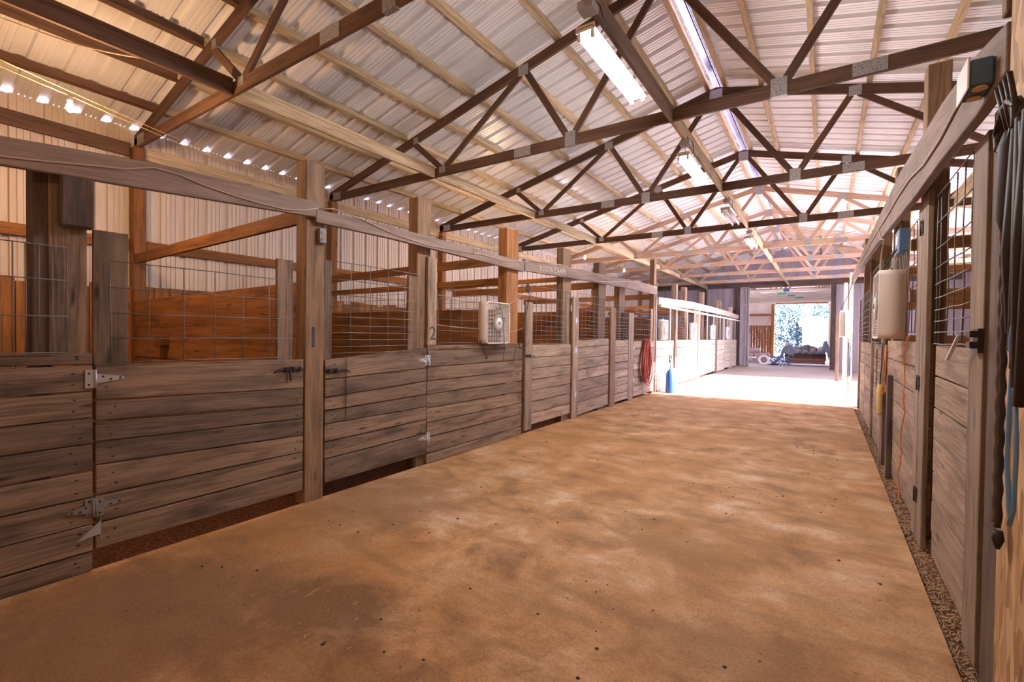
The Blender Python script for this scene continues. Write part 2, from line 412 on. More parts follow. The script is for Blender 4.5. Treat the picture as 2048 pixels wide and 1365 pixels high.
# ------------------------------------------------------------------ trusses
def plate(m, x, z, y, w, h): m.box(x - w/2, x + w/2, y - .026, y + .026, z - h/2, z + h/2)
def truss(i, y):
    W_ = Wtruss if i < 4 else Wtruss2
    t = empty('roof_truss', (XC, y, 4.0), f"{'dark brown' if i < 4 else 'pale door-lit'} wooden roof truss, {ORD[i]} from the camera, spanning the whole barn", 'truss', 'roof trusses')
    t0 = MB().box(XL + .02, XRW - .02, y - .02, y + .02, 4.0, 4.14); t0.build('bottom_chord', W_, t, bevel=.003)
    for sg in (-1, 1):
        xe = XC + sg * 6.38
        MB().hexa([(xe, y-.02, zt(xe)-.145), (XC, y-.02, zt(XC)-.145), (xe, y+.02, zt(xe)-.145), (XC, y+.02, zt(XC)-.145),
                   (xe, y-.02, zt(xe)), (XC, y-.02, zt(XC)), (xe, y+.02, zt(xe)), (XC, y+.02, zt(XC))], axis=0).build('top_chord', W_, t, bevel=.003)
        zn = lambda x: zt(x) - .12
        for a, b in (((XC+sg*3.48, 4.12), (XC+sg*4.1, zn(XC+sg*4.1))), ((XC+sg*3.43, 4.12), (XC+sg*1.98, zn(XC+sg*1.98))),
                     ((XC+sg*1.24, 4.12), (XC+sg*1.92, zn(XC+sg*1.92))), ((XC+sg*1.17, 4.12), (XC+sg*.05, zn(XC)))):
            MB().beam((a[0], y, a[1]), (b[0], y, b[1]), .036, .088, up=(0, 1, 0)).hexa if False else None
            m = MB(); A, B = Vector((a[0], y, a[1])), Vector((b[0], y, b[1])); d = (B-A).normalized(); n = Vector((-d.z, 0, d.x)) * .044; t_ = Vector((0, .018, 0))
            m.hexa([p + sn * n + st * t_ for st in (-1, 1) for sn in (-1, 1) for p in (A, B)], None, 0)
            m.build('web', W_, t, bevel=.003)
        for x, z, w, h in ((XC+sg*1.2, 4.09, .15, .19), (XC+sg*1.95, zt(XC+sg*1.95)-.10, .16, .15), (XC+sg*1.85 + .1*sg, 4.07, .27, .13), (XC+sg*6.15, 4.09, .22, .14), (XC+sg*3.46, 4.1, .12, .1), (XC+sg*4.05, zt(XC+sg*4.05)-.1, .1, .1)):
            pm = MB(); plate(pm, x, z, y, w, h); pm.build('gusset_plate', Mplate, t)
    pm = MB(); plate(pm, XC, 5.66, y, .2, .2); pm.build('gusset_plate', Mplate, t)
for i, y in enumerate(TY): truss(i, y)
# header beam over the end wall
m = MB(); m.box(XL + .1, XRW - .1, YE - .12, YE - .03, 4.0, 4.24)
tag(m.build('end_wall_beam', Wdark, loc=(XC, YE - .08, 4.0), bevel=.004), 'dark wide beam across the far end wall above the open doorway', 'beam')

# purlins, bay by bay
PX = [-7.98, -7.36, -6.64, -5.93, -5.21, -4.49, -3.78, -3.06, -2.35, -1.79]
BY = [YB] + TY + [YE]
for b in range(len(BY) - 1):
    y0, y1 = BY[b], BY[b + 1]
    bay = ('before the first truss' if b == 0 else f'between {ORD[b-1]} and {ORD[b]} trusses' if b < len(TY) else 'past the last truss')
    for sg, side in ((-1, 'left'), (1, 'right')):
        rows = range(3, 10) if (sg == 1 and b == 0) else range(1, 10)
        for k in rows:
            x = XC + sg * abs(PX[k] - XC)
            dx = .032
            z = zt(x) + .088; jx = random.uniform(-.015, .015)
            m = MB(); a = y0 - .03 * (b > 0); c = y1 + .03
            sl = -sg * SL
            mid = (x + jx, (a + c) / 2, zt(x))
            m.hexa([(x+jx+ex*dx, yy, zt(x+jx) + ez*.088 + ex*dx*sl) for ez in (0, 1) for yy in (a, c) for ex in (-1, 1)])
            where = 'at the ridge' if k == 9 else ('along the eave' if k == 0 else f'{ORD[k]} row up from the eave')
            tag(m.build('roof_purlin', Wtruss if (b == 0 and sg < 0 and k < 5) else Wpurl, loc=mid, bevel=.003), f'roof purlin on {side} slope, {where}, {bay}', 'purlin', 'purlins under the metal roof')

# lateral brace boards lying on the bottom chords
for x0, side, sgx in ((-5.28, 'left', -1), (XC + 3.62, 'right', 1), (-1.54, 'middle', 0)):
    for b in range(len(BY) - 1):
        if side == 'right' and b < 1: continue
        y0, y1 = BY[b] + .025, BY[b + 1] - .025
        bay = ('before the first truss' if b == 0 else f'between {ORD[b-1]} and {ORD[b]} trusses' if b < len(TY) else 'past the last truss')
        m = MB(); m.box(x0 - .02, x0 + .02, y0, y1, 3.995, 4.13); m.box(x0 - .075, x0 + .02, y0, y1, 4.132, 4.17)
        desc = {'left': 'long brace board between truss bottoms over left stalls', 'right': 'long brace board between truss bottoms over right stalls', 'middle': 'grey brace board over the aisle carrying lights'}[side]
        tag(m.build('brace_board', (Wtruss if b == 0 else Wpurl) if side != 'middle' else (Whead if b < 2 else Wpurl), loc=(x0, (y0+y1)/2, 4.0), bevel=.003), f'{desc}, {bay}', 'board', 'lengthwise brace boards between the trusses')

# ------------------------------------------------------------------ fluorescent lights
def fixture(yc, lit, i, power):
    pos = ['first and largest fluorescent fixture', 'second fluorescent fixture', 'third fluorescent fixture', 'fourth small fluorescent fixture'][i]
    x, z = -1.57, 3.80; L = .61
    t = empty('fluorescent_light', (x, yc, z), f"{'lit' if lit else 'unlit'} white twin-tube {pos} from camera, chained under roof brace", 'light', 'hanging fluorescent lights')
    m = MB()
    sec = [(-.080, .030), (-.055, .045), (.055, .045), (.080, .030)]
    for j in range(3):
        (a, za), (b, zb) = sec[j], sec[j+1]
        m.hexa([(x+a, yc-L, z+za), (x+b, yc-L, z+zb), (x+a, yc+L, z+za), (x+b, yc+L, z+zb), (x+a, yc-L, z+za+.006), (x+b, yc-L, z+zb+.006), (x+a, yc+L, z+za+.006), (x+b, yc+L, z+zb+.006)])
    m.box(x-.035, x+.035, yc-L+.03, yc+L-.03, z+.05, z+.075)
    for e in (-1, 1): m.box(x-.08, x+.08, yc+e*(L-.004), yc+e*L, z+.02, z+.07)
    m.build('reflector', Mwhite, t)
    for sx in (-.056, .056):
        m = MB(); m.tube([(x+sx, yc-L+.03, z+.002), (x+sx, yc+L-.03, z+.002)], .018, 12)
        m.build('tube', Mtube if lit else Mtubeoff, t)
        for e in (-1, 1):
            m = MB(); m.box(x+sx-.014, x+sx+.014, yc+e*(L-.03), yc+e*(L-.008), z-.03, z+.04); m.build('socket', Mwhite, t)
    for e in (-1, 1):
        m = MB(); yy = yc + e*(L-.12); zz = z+.075
        while zz < 4.0: m.tube(arc((x, yy, zz+.012), .011, 0, 2*PI*7/8, 7, 'YZ' if int(zz*50) % 2 else 'XZ'), .0018, 4); zz += .02
        m.build('chain', Miron, t)
    m = MB(); m.tube([(x+.02, yc-L+.2, z+.07), (x+.1, yc-L+.15, z+.1), (x+.12, yc-L, z+.17), (x+.05, yc-L-.02, z+.24)], .005, 5); m.build('power_cord', Mcabdk, t)
    m = MB(); m.box(x-.02, x+.10, yc-L-.1, yc-L+.02, 3.925, 3.985); m.build('junction_box', Msteel, t)
    if lit:
        pass
for i, (yc, lit, pw_) in enumerate(((3.9, True, 55), (6.85, True, 40), (9.9, False, 0), (12.9, True, 40))): fixture(yc, lit, i, pw_)

def bulb(x, y, z, label, cool=False, power=40, hang=.06):
    t = empty('light_bulb', (x, y, z), label, 'light bulb')
    m = MB(); m.lathe([(.008,-.055),(.022,-.045),(.030,-.025),(.030,-.005),(.020,.02),(.013,.035)], (x,y,z), 'Z', 16); m.build('glass_bulb', Mbulb2 if cool else Mbulb, t)
    m = MB(); m.lathe([(.016,.034),(.022,.04),(.022,.075),(.012,.085)], (x,y,z), 'Z', 14); m.build('socket', Mceramic, t)
    m = MB(); m.tube([(x,y,z+.085),(x+.005,y,z+.085+hang/2),(x,y,z+.085+hang)], .004, 5); m.build('wire', Mcabdk, t)
    lamp('bulb_glow', 'POINT', (x, y, z - .09), power, (.85,.85,1) if cool else (1.0,.55,.26), shadow_soft_size=.04)
bulb(-5.8, 1.32, 3.54, 'bright bare warm bulb glowing over the nearest left stall', power=42, hang=.0)
bulb(-5.6, 11.95, 3.66, 'small bright bluish bulb near truss end above the left posts', True, 14, .25)
bulb(-5.6, 15.0, 3.66, 'bare warm bulb glowing above the far left stalls', power=30, hang=.25)
bulb(-1.3, -1.6, 3.5, 'added unseen bulb over the aisle behind the viewer', power=30, hang=.3)  # unseen bulb, added for warm light on the foreground
bulb(2.6, 6.8, 2.75, 'small bare bulb seen through wire grid of nearest right door', power=25)
bulb(-5.8, 8.71, 3.62, 'small bare bulb hanging from third truss above left header beam', power=22, hang=.29)

# cables
m = MB(); m.tube(sag((-5.2, -.2, 3.66), (-5.8, 1.32, 3.635), .02) + sag((-5.8, 1.32, 3.635), (-8.0, 5.42, 4.02), .05)[1:], .005, 5)
tag(m.build('light_cable', Mrope, loc=(-5.8, 1.3, 3.6)), 'yellow lamp cable running from the bright bulb to the left wall', 'cable')
m = MB(); m.tube(sag((-5.25, -.2, 3.72), (-8.0, 5.40, 4.05), .07), .004, 5)
tag(m.build('light_cable', Mrope, loc=(-6.2, 2, 3.8)), 'upper yellow cord strung slackly above the bulb cable', 'cable')
m = MB(); m.tube(sag((-6.1, .2, 4.2), (-6.05, 1.2, 4.22), .0, 3) + sag((-6.05, 1.2, 4.22), (-5.35, 1.9, 4.1), .04)[1:], .008, 5)
tag(m.build('roof_cable', Mcable, loc=(-6, 1, 4.2)), 'thin tan cable stapled under purlins at the top left', 'cable')
m = MB(); m.tube(sag((-7.9, 5.6, 3.98), (-7.4, 11.9, 3.98), .12, 20), .005, 5)
tag(m.build('light_cable', Mrope, loc=(-7.7, 8, 3.9)), 'yellow cord running below truss ends past the second truss', 'cable')
m = MB(); m.tube(sag((-5.6, 15.0, 4.16), (XC, 15.0, 4.2), .06) + sag((XC, 14.9, 4.2), (.6, 14.9, 4.25), .08)[1:], .01, 5)
tag(m.build('aisle_cable', Mcable, loc=(-2, 15, 4.1)), 'pale cable draped across the aisle along the fifth truss', 'cable')

# ------------------------------------------------------------------ fronts: gates and fixed panels
def boards_mesh(xf, s, y0, y1, zs0, zs1=None, th=.05, gap=.010, jit=.003):
    """stack of horizontal boards between edges zs0 (at y0) and zs1 (at y1); s=+1 faces +X"""
    zs1 = zs1 or zs0; m = MB(); xb = xf - s * th
    for k in range(len(zs0) - 1):
        j = lambda: random.uniform(-jit, jit)
        a0, a1 = zs0[k] + gap/2 + j(), zs0[k+1] - gap/2 + j(); b0, b1 = zs1[k] + gap/2 + j(), zs1[k+1] - gap/2 + j()
        xo = random.uniform(-.003, .003); ya, yb = y0 + abs(j()), y1 - abs(j())
        xs = sorted((xb, xf + xo))
        m.hexa([(x, yy, (a0, a1, b0, b1)[2*q + h]) for h in (0, 1) for q, yy in ((0, ya), (1, yb)) for x in xs], None, 1)
        if y0 < 8:
            m.m2 = Mnail
            for q in (0, 1):
                for fz in (.3, .7):
                    yy = (ya + random.uniform(.05, .10)) if q == 0 else (yb - random.uniform(.05, .10))
                    zz = (a0 + (a1-a0)*fz if q == 0 else b0 + (b1-b0)*fz) + random.uniform(-.01, .01); r = random.uniform(.004, .007)
                    n = len(m.v); xx = xf + xo + s*.0008
                    m.v += [Vector((xx, yy + r*1.6*math.cos(a*PI/4), zz + r*math.sin(a*PI/4))) for a in range(8)]
                    m.mi[len(m.f)] = 1; m.face([n + a for a in range(8)], [(0,0)]*8)
    return m
def grid_mesh(x, ys, zs, s=1, r=.0036, wave=.0):
    m = MB(); ext = .0
    for y in ys: m.tube([(x + wave*random.uniform(-1,1)*(k in (1,2)), y + wave*random.uniform(-1,1)*(k in (1,2)), zs[0] + (zs[-1]-zs[0]) * k / 3) for k in range(4)], r, 6)
    for z in zs: m.tube([(x + s * r * 1.6, ys[0] + (ys[-1]-ys[0]) * k / 4, z + wave*random.uniform(-1,1)*(0<k<4)) for k in range(5)], r, 6)
    return m
def lin(a, b, n): return [a + (b - a) * k / n for k in range(n + 1)]
GZ = [0, .065, .13, .195, .265, .345, .44, .555, .70, .865]      # stock panel: wires closer at the bottom
def stockz(z0, z1): return [z0 + q / GZ[-1] * (z1 - z0) for q in GZ]
def hinge(parent, x, s, y, z, L, mater, dirn=1, name='hinge'):
    """strap T-hinge: vertical leaf at y, tapering strap toward dirn"""
    m = MB(); m.box(x, x + s*.004, y - dirn*.05, y - dirn*.006, z - .055, z + .055)
    m.tube([(x + s*.006, y, z - .057), (x + s*.006, y, z + .057)], .006, 8)
    m.prism([(x, y + dirn*.006, z - .030), (x, y + dirn*L, z - .009), (x, y + dirn*(L + .012), z), (x, y + dirn*L, z + .009), (x, y + dirn*.006, z + .030)], (s*.004, 0, 0))
    h = m.build(name, mater, parent)
    for yy, zz in ((y + dirn*.035, z+.012), (y + dirn*L*.55, z-.006), (y + dirn*L*.9, z), (y - dirn*.032, z+.035), (y - dirn*.032, z-.035)):
        MB().lathe([(.007, 0), (.005, s*.004)], (x + s*.004, yy, zz), 'X', 8).build('screw', Miron, h)
    return h
def latch(parent, x, s, y, z, dirn=1, drop=.09):
    m = MB(); m.box(x, x + s*.006, y - .07, y + .03, z - .02, z + .022)
    m.tube([(x + s*.018, y - dirn*.16, z - .02), (x + s*.018, y - dirn*.12, z + .004), (x + s*.018, y + dirn*.12, z + .004)], .006, 7)
    for yy in (y - .05, y + .01, y + dirn*.07): m.box(x, x + s*.028, yy - .007, yy + .007, z - .014, z + .02)
    l = m.build('slide_bolt', Miron, parent)
    m = MB(); m.tube([(x + s*.02, y - dirn*.02, z), (x + s*.026, y - dirn*.02, z - drop*.7), (x + s*.02, y - dirn*.015, z - drop)], .010, 7); m.build('bolt_handle', Miron, l)
    return l
def front(name, label, cat, s, y0, y1, zs, zs1=None, W_=Wgate, stiles=(), grid=None, group=None, stile_th=.03, by0=None, by1=None):
    xf = XF if s > 0 else XG
    t = empty(name, (xf - s*.02, (y0 + y1)/2, 0), label, cat, group)
    boards_mesh(xf, s, y0 if by0 is None else by0, y1 if by1 is None else by1, zs, zs1).build('boards', W_, t, bevel=.003)
    for st in stiles:
        a, b, z0, z1 = st[:4]; off = st[4] if len(st) > 4 else (-.035 if z0 > .5 else .001)
        xs = xf + s*off
        MB().box(xs - (s*stile_th if off < 0 else 0), xs + (s*stile_th if off > 0 else 0), a, b, z0, z1, axis=2).build('stile', st[5] if len(st) > 5 else W_, t, bevel=.003)
    if grid:
        ys, zz = grid[0], grid[1]; off = grid[2] if len(grid) > 2 else .008
        grid_mesh(xf + s*off, ys, zz, s, .0036, grid[3] if len(grid) > 3 else .002).build('wire_grid', Mwire, t)
    return t
LG, RG = 'stall gates and doors along the left aisle side', 'stall fronts along the right aisle side'
zP0 = [0, .12, .29, .455, .625, .79, .949, 1.115, 1.276, 1.355]
t = front('stall_barrier', 'fixed board stall front at far left edge with steel wire grid', 'stall panel', 1, -1.2, .952, zP0, [z + 0 for z in zP0],
      stiles=[(.765, .935, 1.30, 2.50)], grid=([-.1+.055*k for k in range(12)] + [.56, .61, .66, .715, .77, .833], [1.357, 1.57, 1.78, 1.975], .012))
t1 = front('stall_gate', 'nearest left stall gate, wide, seven weathered boards, sparse wire grid, bright hinge', 'gate', 1, .965, 2.352,
      [.128, .29, .465, .657, .797, .923, 1.055, 1.276], [.115, .30, .455, .60, .745, .86, 1.01, 1.262],
      stiles=[(.965, 1.14, 1.2, 2.115), (2.135, 2.275, 1.2, 2.10)], grid=(lin(1.037, 2.245, 6), [1.285, 1.44, 1.60, 1.76, 1.925], .006, .004))
hinge(t1, XF + .002, 1, .965, 1.19, .135, Msteel); hinge(t1, XF + .002, 1, .965, .40, .13, Mbox); latch(t1, XF, 1, 2.24, 1.175)
m = MB(); m.prism([(XF + .002, .99, .345), (XF + .002, .99, .18), (XF+.002, .985, .22), (XF + .002, .875, .205), (XF+.002, .985, .30)], (.006, 0, 0)); 
m.build('hinge', Msteel, t)
hinge(t, XF + .007, 1, .952, .39, .11, Mbox, -1)

# post with the number 1
def post(x0, x1, y0, y1, z1, label, W_=Wpost, z0=-.02, name='stall_post', bev=.005, cat='post', group='posts along the stall fronts'):
    return tag(MB().box(x0, x1, y0, y1, z0, z1, axis=2).build(name, W_, loc=((x0+x1)/2, (y0+y1)/2, 0), bevel=bev), label, cat, group)
pA = empty('stall_post', (XF - .07, 2.455, 0), 'tall square post with stencilled 1 between the two nearest left gates', 'post')
MB().box(XF - .14, XF + .005, 2.362, 2.545, -.02, 2.98, axis=2).build('timber', Wpost, pA, bevel=.006)
def digit(ch, x, y, z, h, parent, s=1):
    cu = bpy.data.curves.new('digit', 'FONT'); cu.body = ch; cu.size = h; cu.extrude = .0008; cu.align_x = 'CENTER'
    ob = bpy.data.objects.new('tmp', cu); COL.objects.link(ob)
    bpy.context.view_layer.update()
    me = bpy.data.meshes.new_from_object(ob.evaluated_get(bpy.context.evaluated_depsgraph_get())); bpy.data.objects.remove(ob)
    me.materials.clear(); me.materials.append(Mink)
    o = bpy.data.objects.new('stencilled_number', me); COL.objects.link(o); o.parent = parent
    o.matrix_basis = Matrix.Translation(Vector((x, y, z)) - parent.location) @ Matrix(((0,0,1,0),(1,0,0,0),(0,1,0,0),(0,0,0,1)))
    return o
digit('1', XF + .0065, 2.44, 1.36, .26, pA)
ob = empty('outlet_box', (XF + .02, 2.50, 2.28), 'grey double power outlet box near the top of post numbered 1', 'outlet')
MB().box(XF + .006, XF + .045, 2.47, 2.54, 2.28, 2.41).build('box', Mbox, ob, bevel=.004)
for z in (2.315, 2.372): MB().lathe([(.020, 0), (.019, .004)], (XF + .045, 2.505, z), 'X', 14).build('socket_face', Mfandk, ob)
m = MB()
for z in (2.315, 2.372):
    for q in (-.007, .007): m.box(XF + .049, XF + .0505, 2.505+q-.0015, 2.505+q+.0015, z-.004, z+.008)
m.build('socket_slots', Mink, ob)

t2 = front('stall_gate', 'second left stall gate with close wire grid and hanging chain, right of post 1', 'gate', 1, 2.56, 3.858,
      [.12, .34, .50, .66, .78, .90, 1.064, 1.245], [.125, .36, .515, .66, .80, .95, 1.10, 1.335],
      stiles=[(2.565, 2.65, 1.2, 2.15), (3.60, 3.74, 1.2, 2.12, -.035, Wpost)], grid=(lin(2.60, 3.73, 5), stockz(1.30, 2.14), .010, .004), group=None)
latch(t2, XF, 1, 2.66, 1.14, -1, .02); hinge(t2, XF + .002, 1, 3.86, 1.19, .13, Msteel, -1); hinge(t2, XF + .002, 1, 3.86, .31, .13, Msteel, -1)
m = MB(); z = 1.25; k = 0
while z > .68:
    m.tube([(XF + .012 + (.006*math.cos(a) if k % 2 else 0), 2.775 + (0 if k % 2 else .006*math.cos(a)), z + .012*math.sin(a)) for a in [2*PI*q/8 for q in range(8)]], .0018, 4, closed=True); z -= .018; k += 1
tag(m.build('hanging_chain', Miron, loc=(XF + .01, 2.775, 1.25)), 'rusty chain hanging down the front of the second left gate', 'chain')

# post with the number 2 and the fixed panel with the first fan
pB = empty('stall_post', (XF - .07, 3.93, 0), 'tall post with pale face board stencilled 2, right of second left gate', 'post')
MB().box(XF - .19, XF - .045, 3.74, 3.95, -.02, 3.01, axis=2).build('timber', Wpost, pB, bevel=.005)
MB().box(XF - .04, XF + .001, 3.865, 4.01, 1.36, 2.36, axis=2).build('face_board', Wgate2, pB, bevel=.003)
digit('2', XF + .003, 3.945, 1.42, .22, pB)
zP1 = [.0, .12, .31, .475, .64, .80, .95, 1.11, 1.30, 1.36]
t3 = front('stall_barrier', 'fixed board stall front with box fan on its top, third panel on left', 'stall panel', 1, 3.865, 5.86, zP1, [z*1.0 for z in zP1],
      grid=(lin(4.03, 5.35, 6), [1.38, 1.53, 1.66, 1.79, 1.90], .0, .006), by0=3.865)
hinge(t3, XF + .003, 1, 3.875, 1.19, .0, Msteel)

def box_fan(x, y, z, w, h, dep, s, label, lit=Mfan, rot=0.0, group='box fans on the stall fronts'):
    """front face looks toward s*X; base at z"""
    t = empty('box_fan', (x, y, z), label, 'fan', group)
    r = .055
    def rr(inset, n=5):
        out = []
        for cx, cz, a0 in ((w/2-r, h-r, 0), (-w/2+r, h-r, PI/2), (-w/2+r, r, PI), (w/2-r, r, 1.5*PI)):
            for k in range(n + 1):
                a = a0 + PI/2*k/n; out.append((cx + (r-inset)*math.cos(a), cz + (r-inset)*math.sin(a)))
        return out
    P, Q = rr(0), rr(.014); N = len(P)
    m = MB()
    for xx in (0, dep):
        for (a, b) in P: m.v.append(Vector((x - s*xx, y + a, z + b)))
    for (a, b) in Q: m.v.append(Vector((x - s*dep, y + a, z + b)))
    for k in range(N):
        l = (k+1) % N; m.face([k, l, N+l, N+k], [(0,0)]*4, .5, True); m.face([N+k, N+l, 2*N+l, 2*N+k], [(0,0)]*4)
    hs = m.build('housing', lit, t); sd = hs.modifiers.new('solid', 'SOLIDIFY'); sd.thickness = .003; sd.offset = 0
    m = MB(); m.tube([(x + s*.002, y + a, z + b) for a, b in rr(.006)], .008, 6, closed=True); m.build('front_rim', Mwhite, t)
    m = MB(); cz = z + h/2
    n = int(h / .017)
    for k in range(1, n):
        zz = z + h*k/n
        half = w/2 - .014
        m.box(x - .0015, x + .0015, y - half, y + half, zz - .0022, zz + .0022)
    for k in range(-4, 5):
        m.box(x - s*.004, x - s*.001, y + k*w/9.5 - .002, y + k*w/9.5 + .002, z + .014, z + h - .014)
    m.build('front_grille', lit, t)
    m = MB(); m.lathe([(w*.22, -.001*s), (w*.22, .006*s), (w*.17, .010*s)], (x, y, cz), 'X', 28); m.build('hub_ring', Mfandk, t)
    m = MB(); m.lathe([(w*.14, .010*s), (w*.135, .016*s), (w*.05, .018*s)], (x, y, cz), 'X', 28); dd = m.build('hub_disc', Mwhite, t)
    m = MB(); m.lathe([(w*.05, .018*s), (w*.035, .030*s)], (x, y, cz), 'X', 16); m.build('hub_knob', Mfandk, dd)
    m = MB(); m.lathe([(.04, -.03*s), (.04, -dep*.8*s)], (x, y, cz), 'X', 16)
    for q in range(5):
        a = 2*PI*q/5; u = Vector((0, math.cos(a), math.sin(a))); v = Vector((0, -math.sin(a), math.cos(a))); c = Vector((x - s*dep*.5, y, cz))
        m.hexa([c + u*(.035 if e == 0 else w*.42) + v*(f*(.03 if e == 0 else .085)) + Vector((s*f*.022 + g_*.002, 0, 0)) for g_ in (0, 1) for f in (-1, 1) for e in (0, 1)])
    m.build('blades', Mfanbk, t)
    m = MB(); m.tube([(x - s*dep*.5, y - .06, z + h), (x - s*dep*.5, y - .055, z + h + .03), (x - s*dep*.5, y + .055, z + h + .03), (x - s*dep*.5, y + .06, z + h)], .006, 6); m.build('handle', lit, t)
    return t
box_fan(XF + .12, 5.07, 1.365, .53, .55, .13, 1, 'dusty box fan resting on the third left stall panel, facing aisle')
m = MB(); m.tube([(XF+.14, 5.05, 1.93), (XF+.15, 5.12, 1.75), (XF+.15, 5.16, 1.5), (XF+.13, 5.2, 1.30), (XF+.02, 5.35, 1.12), (XF+.02, 5.6, 1.09), (XF+.02, 5.66, 1.35)], .004, 5)
tag(m.build('power_cord', Mcabdk, loc=(XF+.1, 5.1, 1.5)), 'thin cord looping down in front of nearest box fan', 'cord')
m = MB(); m.tube([(XF+.05, 4.72, 1.62), (XF+.03, 4.78, 1.42), (XF+.03, 4.93, 1.21)], .004, 5); m.lathe([(.012,0),(.013,-.03),(.007,-.045)], (XF+.03, 4.94, 1.205), 'Z', 8)
tag(m.build('power_cord', Mcabdk, loc=(XF+.03, 4.8, 1.2)), 'short cord with black plug hanging below left side of nearest fan', 'cord')
for zz0, zz1, lb in ((1.87, 1.93, 'upper'), (1.52, 1.56, 'lower')):
    m = MB(); m.tube(sag((XF-.04, 4.0, zz0+.08), (XF+.05, 4.82, zz1), .01) , .0035, 5); m.tube(sag((XF+.05, 5.36, zz1-.03), (XF+.0, 5.86, zz1+.17 if lb=='upper' else zz1+.03), .02), .0035, 5)
    tag(m.build('tie_wire', Mcable, loc=(XF, 4.9, zz0)), f'{lb} wire tying the nearest box fan between posts', 'wire')

post(XF - .16, XF - .01, 5.44, 5.74, 3.0, 'tall orange-brown post right of the nearest box fan', Wwarm)
# left doors further on
zD = [.10, .28, .46, .63, .80, .97, 1.14, 1.335]
t4 = front('stall_door', 'fourth left stall front, door with tall pale stile and purplish boards', 'stall door', 1, 5.90, 7.46, zD,
      stiles=[(5.90, 6.10, .05, 1.98), (7.35, 7.46, 1.2, 2.2)], grid=(lin(6.10, 7.42, 8), stockz(1.35, 2.25), -.012, .006), by0=6.1, W_=Wgate2)
latch(t4, XF + .03, 1, 5.99, 1.17, -1, .03)
post(XF - .17, XF - .04, 7.20, 7.52, 3.0, 'tall dark post behind the pale stile, second post past the nearest fan', Wpost)
zE = [.02, .26, .45, .66, .86, 1.06, 1.26, 1.40]
t5 = front('stall_door', 'fifth left stall front with high boards and pale hinge post', 'stall door', 1, 7.47, 9.2, zE, [z+.03 for z in zE],
      stiles=[(7.47, 7.70, .0, 2.17)], grid=(lin(7.74, 9.15, 8), stockz(1.43, 2.25), -.012, .012), by0=7.70, W_=Wgate2)
for z in (.42, 1.22, 1.75): hinge(t5, XF + .032, 1, 7.62, z, .06, Msteel, 1)
post(XF - .17, XF - .04, 8.74, 9.10, 2.95, 'tall post rising behind the fifth left stall front', Wpost)
zG = [.05, .22, .40, .57, .74, .91, 1.08, 1.24, 1.40]
t6 = front('stall_door', 'narrow sixth left stall front beside the section with the coiled hose', 'stall door', 1, 9.22, 10.36, zG,
      stiles=[(9.22, 9.50, .0, 2.08, .001, Wpost)], grid=(lin(9.5, 10.36, 7), stockz(1.42, 2.15), -.012, .006), by0=9.5, W_=Wgate2)
post(XF - .16, XF - .0, 10.38, 10.72, 2.02, 'short pale post left of the coiled red hose', Wgate2, z0=.0)
post(XF - .30, XF - .17, 10.2, 10.55, 2.80, 'post top rising behind the header left of coiled hose', Wpost)
t7 = front('stall_door', 'tan board stall front that the coiled red hose hangs on', 'stall door', 1, 10.73, 12.28, [.05, .30, .50, .68, .84, 1.0, 1.18, 1.37],
      stiles=[(12.1, 12.28, 1.2, 2.2)], grid=(lin(10.78, 12.1, 9), [1.40, 1.52, 1.64, 1.78, 1.92, 2.05, 2.16], -.012, .015), W_=Wgate2)
for z in (.45, 1.2): hinge(t7, XF + .003, 1, 10.74, z, .07, Msteel)
post(XF - .15, XF - .03, 12.30, 12.5, 3.5, 'slim tall post reaching above both headers beside the hose', Wpost)
m = MB(); m.tube([(XF + .03, 12.33, 0), (XF + .03, 12.33, 2.9)], .018, 8)
tag(m.build('conduit', Mplate, loc=(XF + .03, 12.33, 0)), 'thin grey conduit running down the slim tall post', 'pipe')

# far left section: side-doorway glare put into the pale wood colour
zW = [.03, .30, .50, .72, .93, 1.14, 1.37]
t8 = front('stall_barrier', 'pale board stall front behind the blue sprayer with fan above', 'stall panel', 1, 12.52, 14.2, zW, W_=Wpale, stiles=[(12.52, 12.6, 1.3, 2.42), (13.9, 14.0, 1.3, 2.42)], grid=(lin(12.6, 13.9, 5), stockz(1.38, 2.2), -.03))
far = [(14.62, 17.25, 'widest glare-pale stall gate just past the floor post', 'stall gate'), (17.6, 20.55, 'glare-pale stall gate, second past the floor post', 'stall gate'),
       (20.8, 22.7, 'glare-pale stall gate, third past the floor post', 'stall gate'), (22.75, 24.2, 'lavender board panel, fourth past the floor post', 'stall panel'),
       (24.3, 26.0, 'mottled stall panel, last before the far left corner', 'stall panel')]
for k, (a, b, lb, ct) in enumerate(far):
    front(ct.replace(' panel', ' barrier').replace(' ', '_'), lb, ct.split()[1], 1, a, b, [q + .05*(k % 2) for q in zW[:-1]] + [1.38 - .01*k], W_=Wpale,
          stiles=[(a, a+.12, 1.3, 2.35), (b - .25, b-.15, 1.3, 2.42), ((a+b)/2, (a+b)/2+.1, 1.3, 2.42)], grid=(lin(a+.12, b-.15, 8), stockz(1.40, 2.1), -.03))
for k, (y, zt_, lb) in enumerate(((14.3, 3.05, 'pale tall post standing on floor past the blue sprayer'), (17.38, 2.45, 'glare-pale post after the widest pale gate'),
        (20.62, 3.0, 'pale tall post, third in the far left row'), (24.24, 2.9, 'glare-pale post, last in the far left row'))):
    post(XF - .12, XF + .03, y, y + .16, zt_, lb, Wpale if k % 2 else Wgate2)
post(XF - .35, XF - .2, 16.3, 16.55, 3.15, 'pale post top standing above the far left header, left one', Wgate2)
post(XF - .35, XF - .2, 19.0, 19.3, 3.2, 'pale post top standing above the far left header, middle one', Wgate2)
post(XF - .35, XF - .2, 22.6, 22.9, 3.1, 'pale post top standing above the far left header, right one', Wgate2)
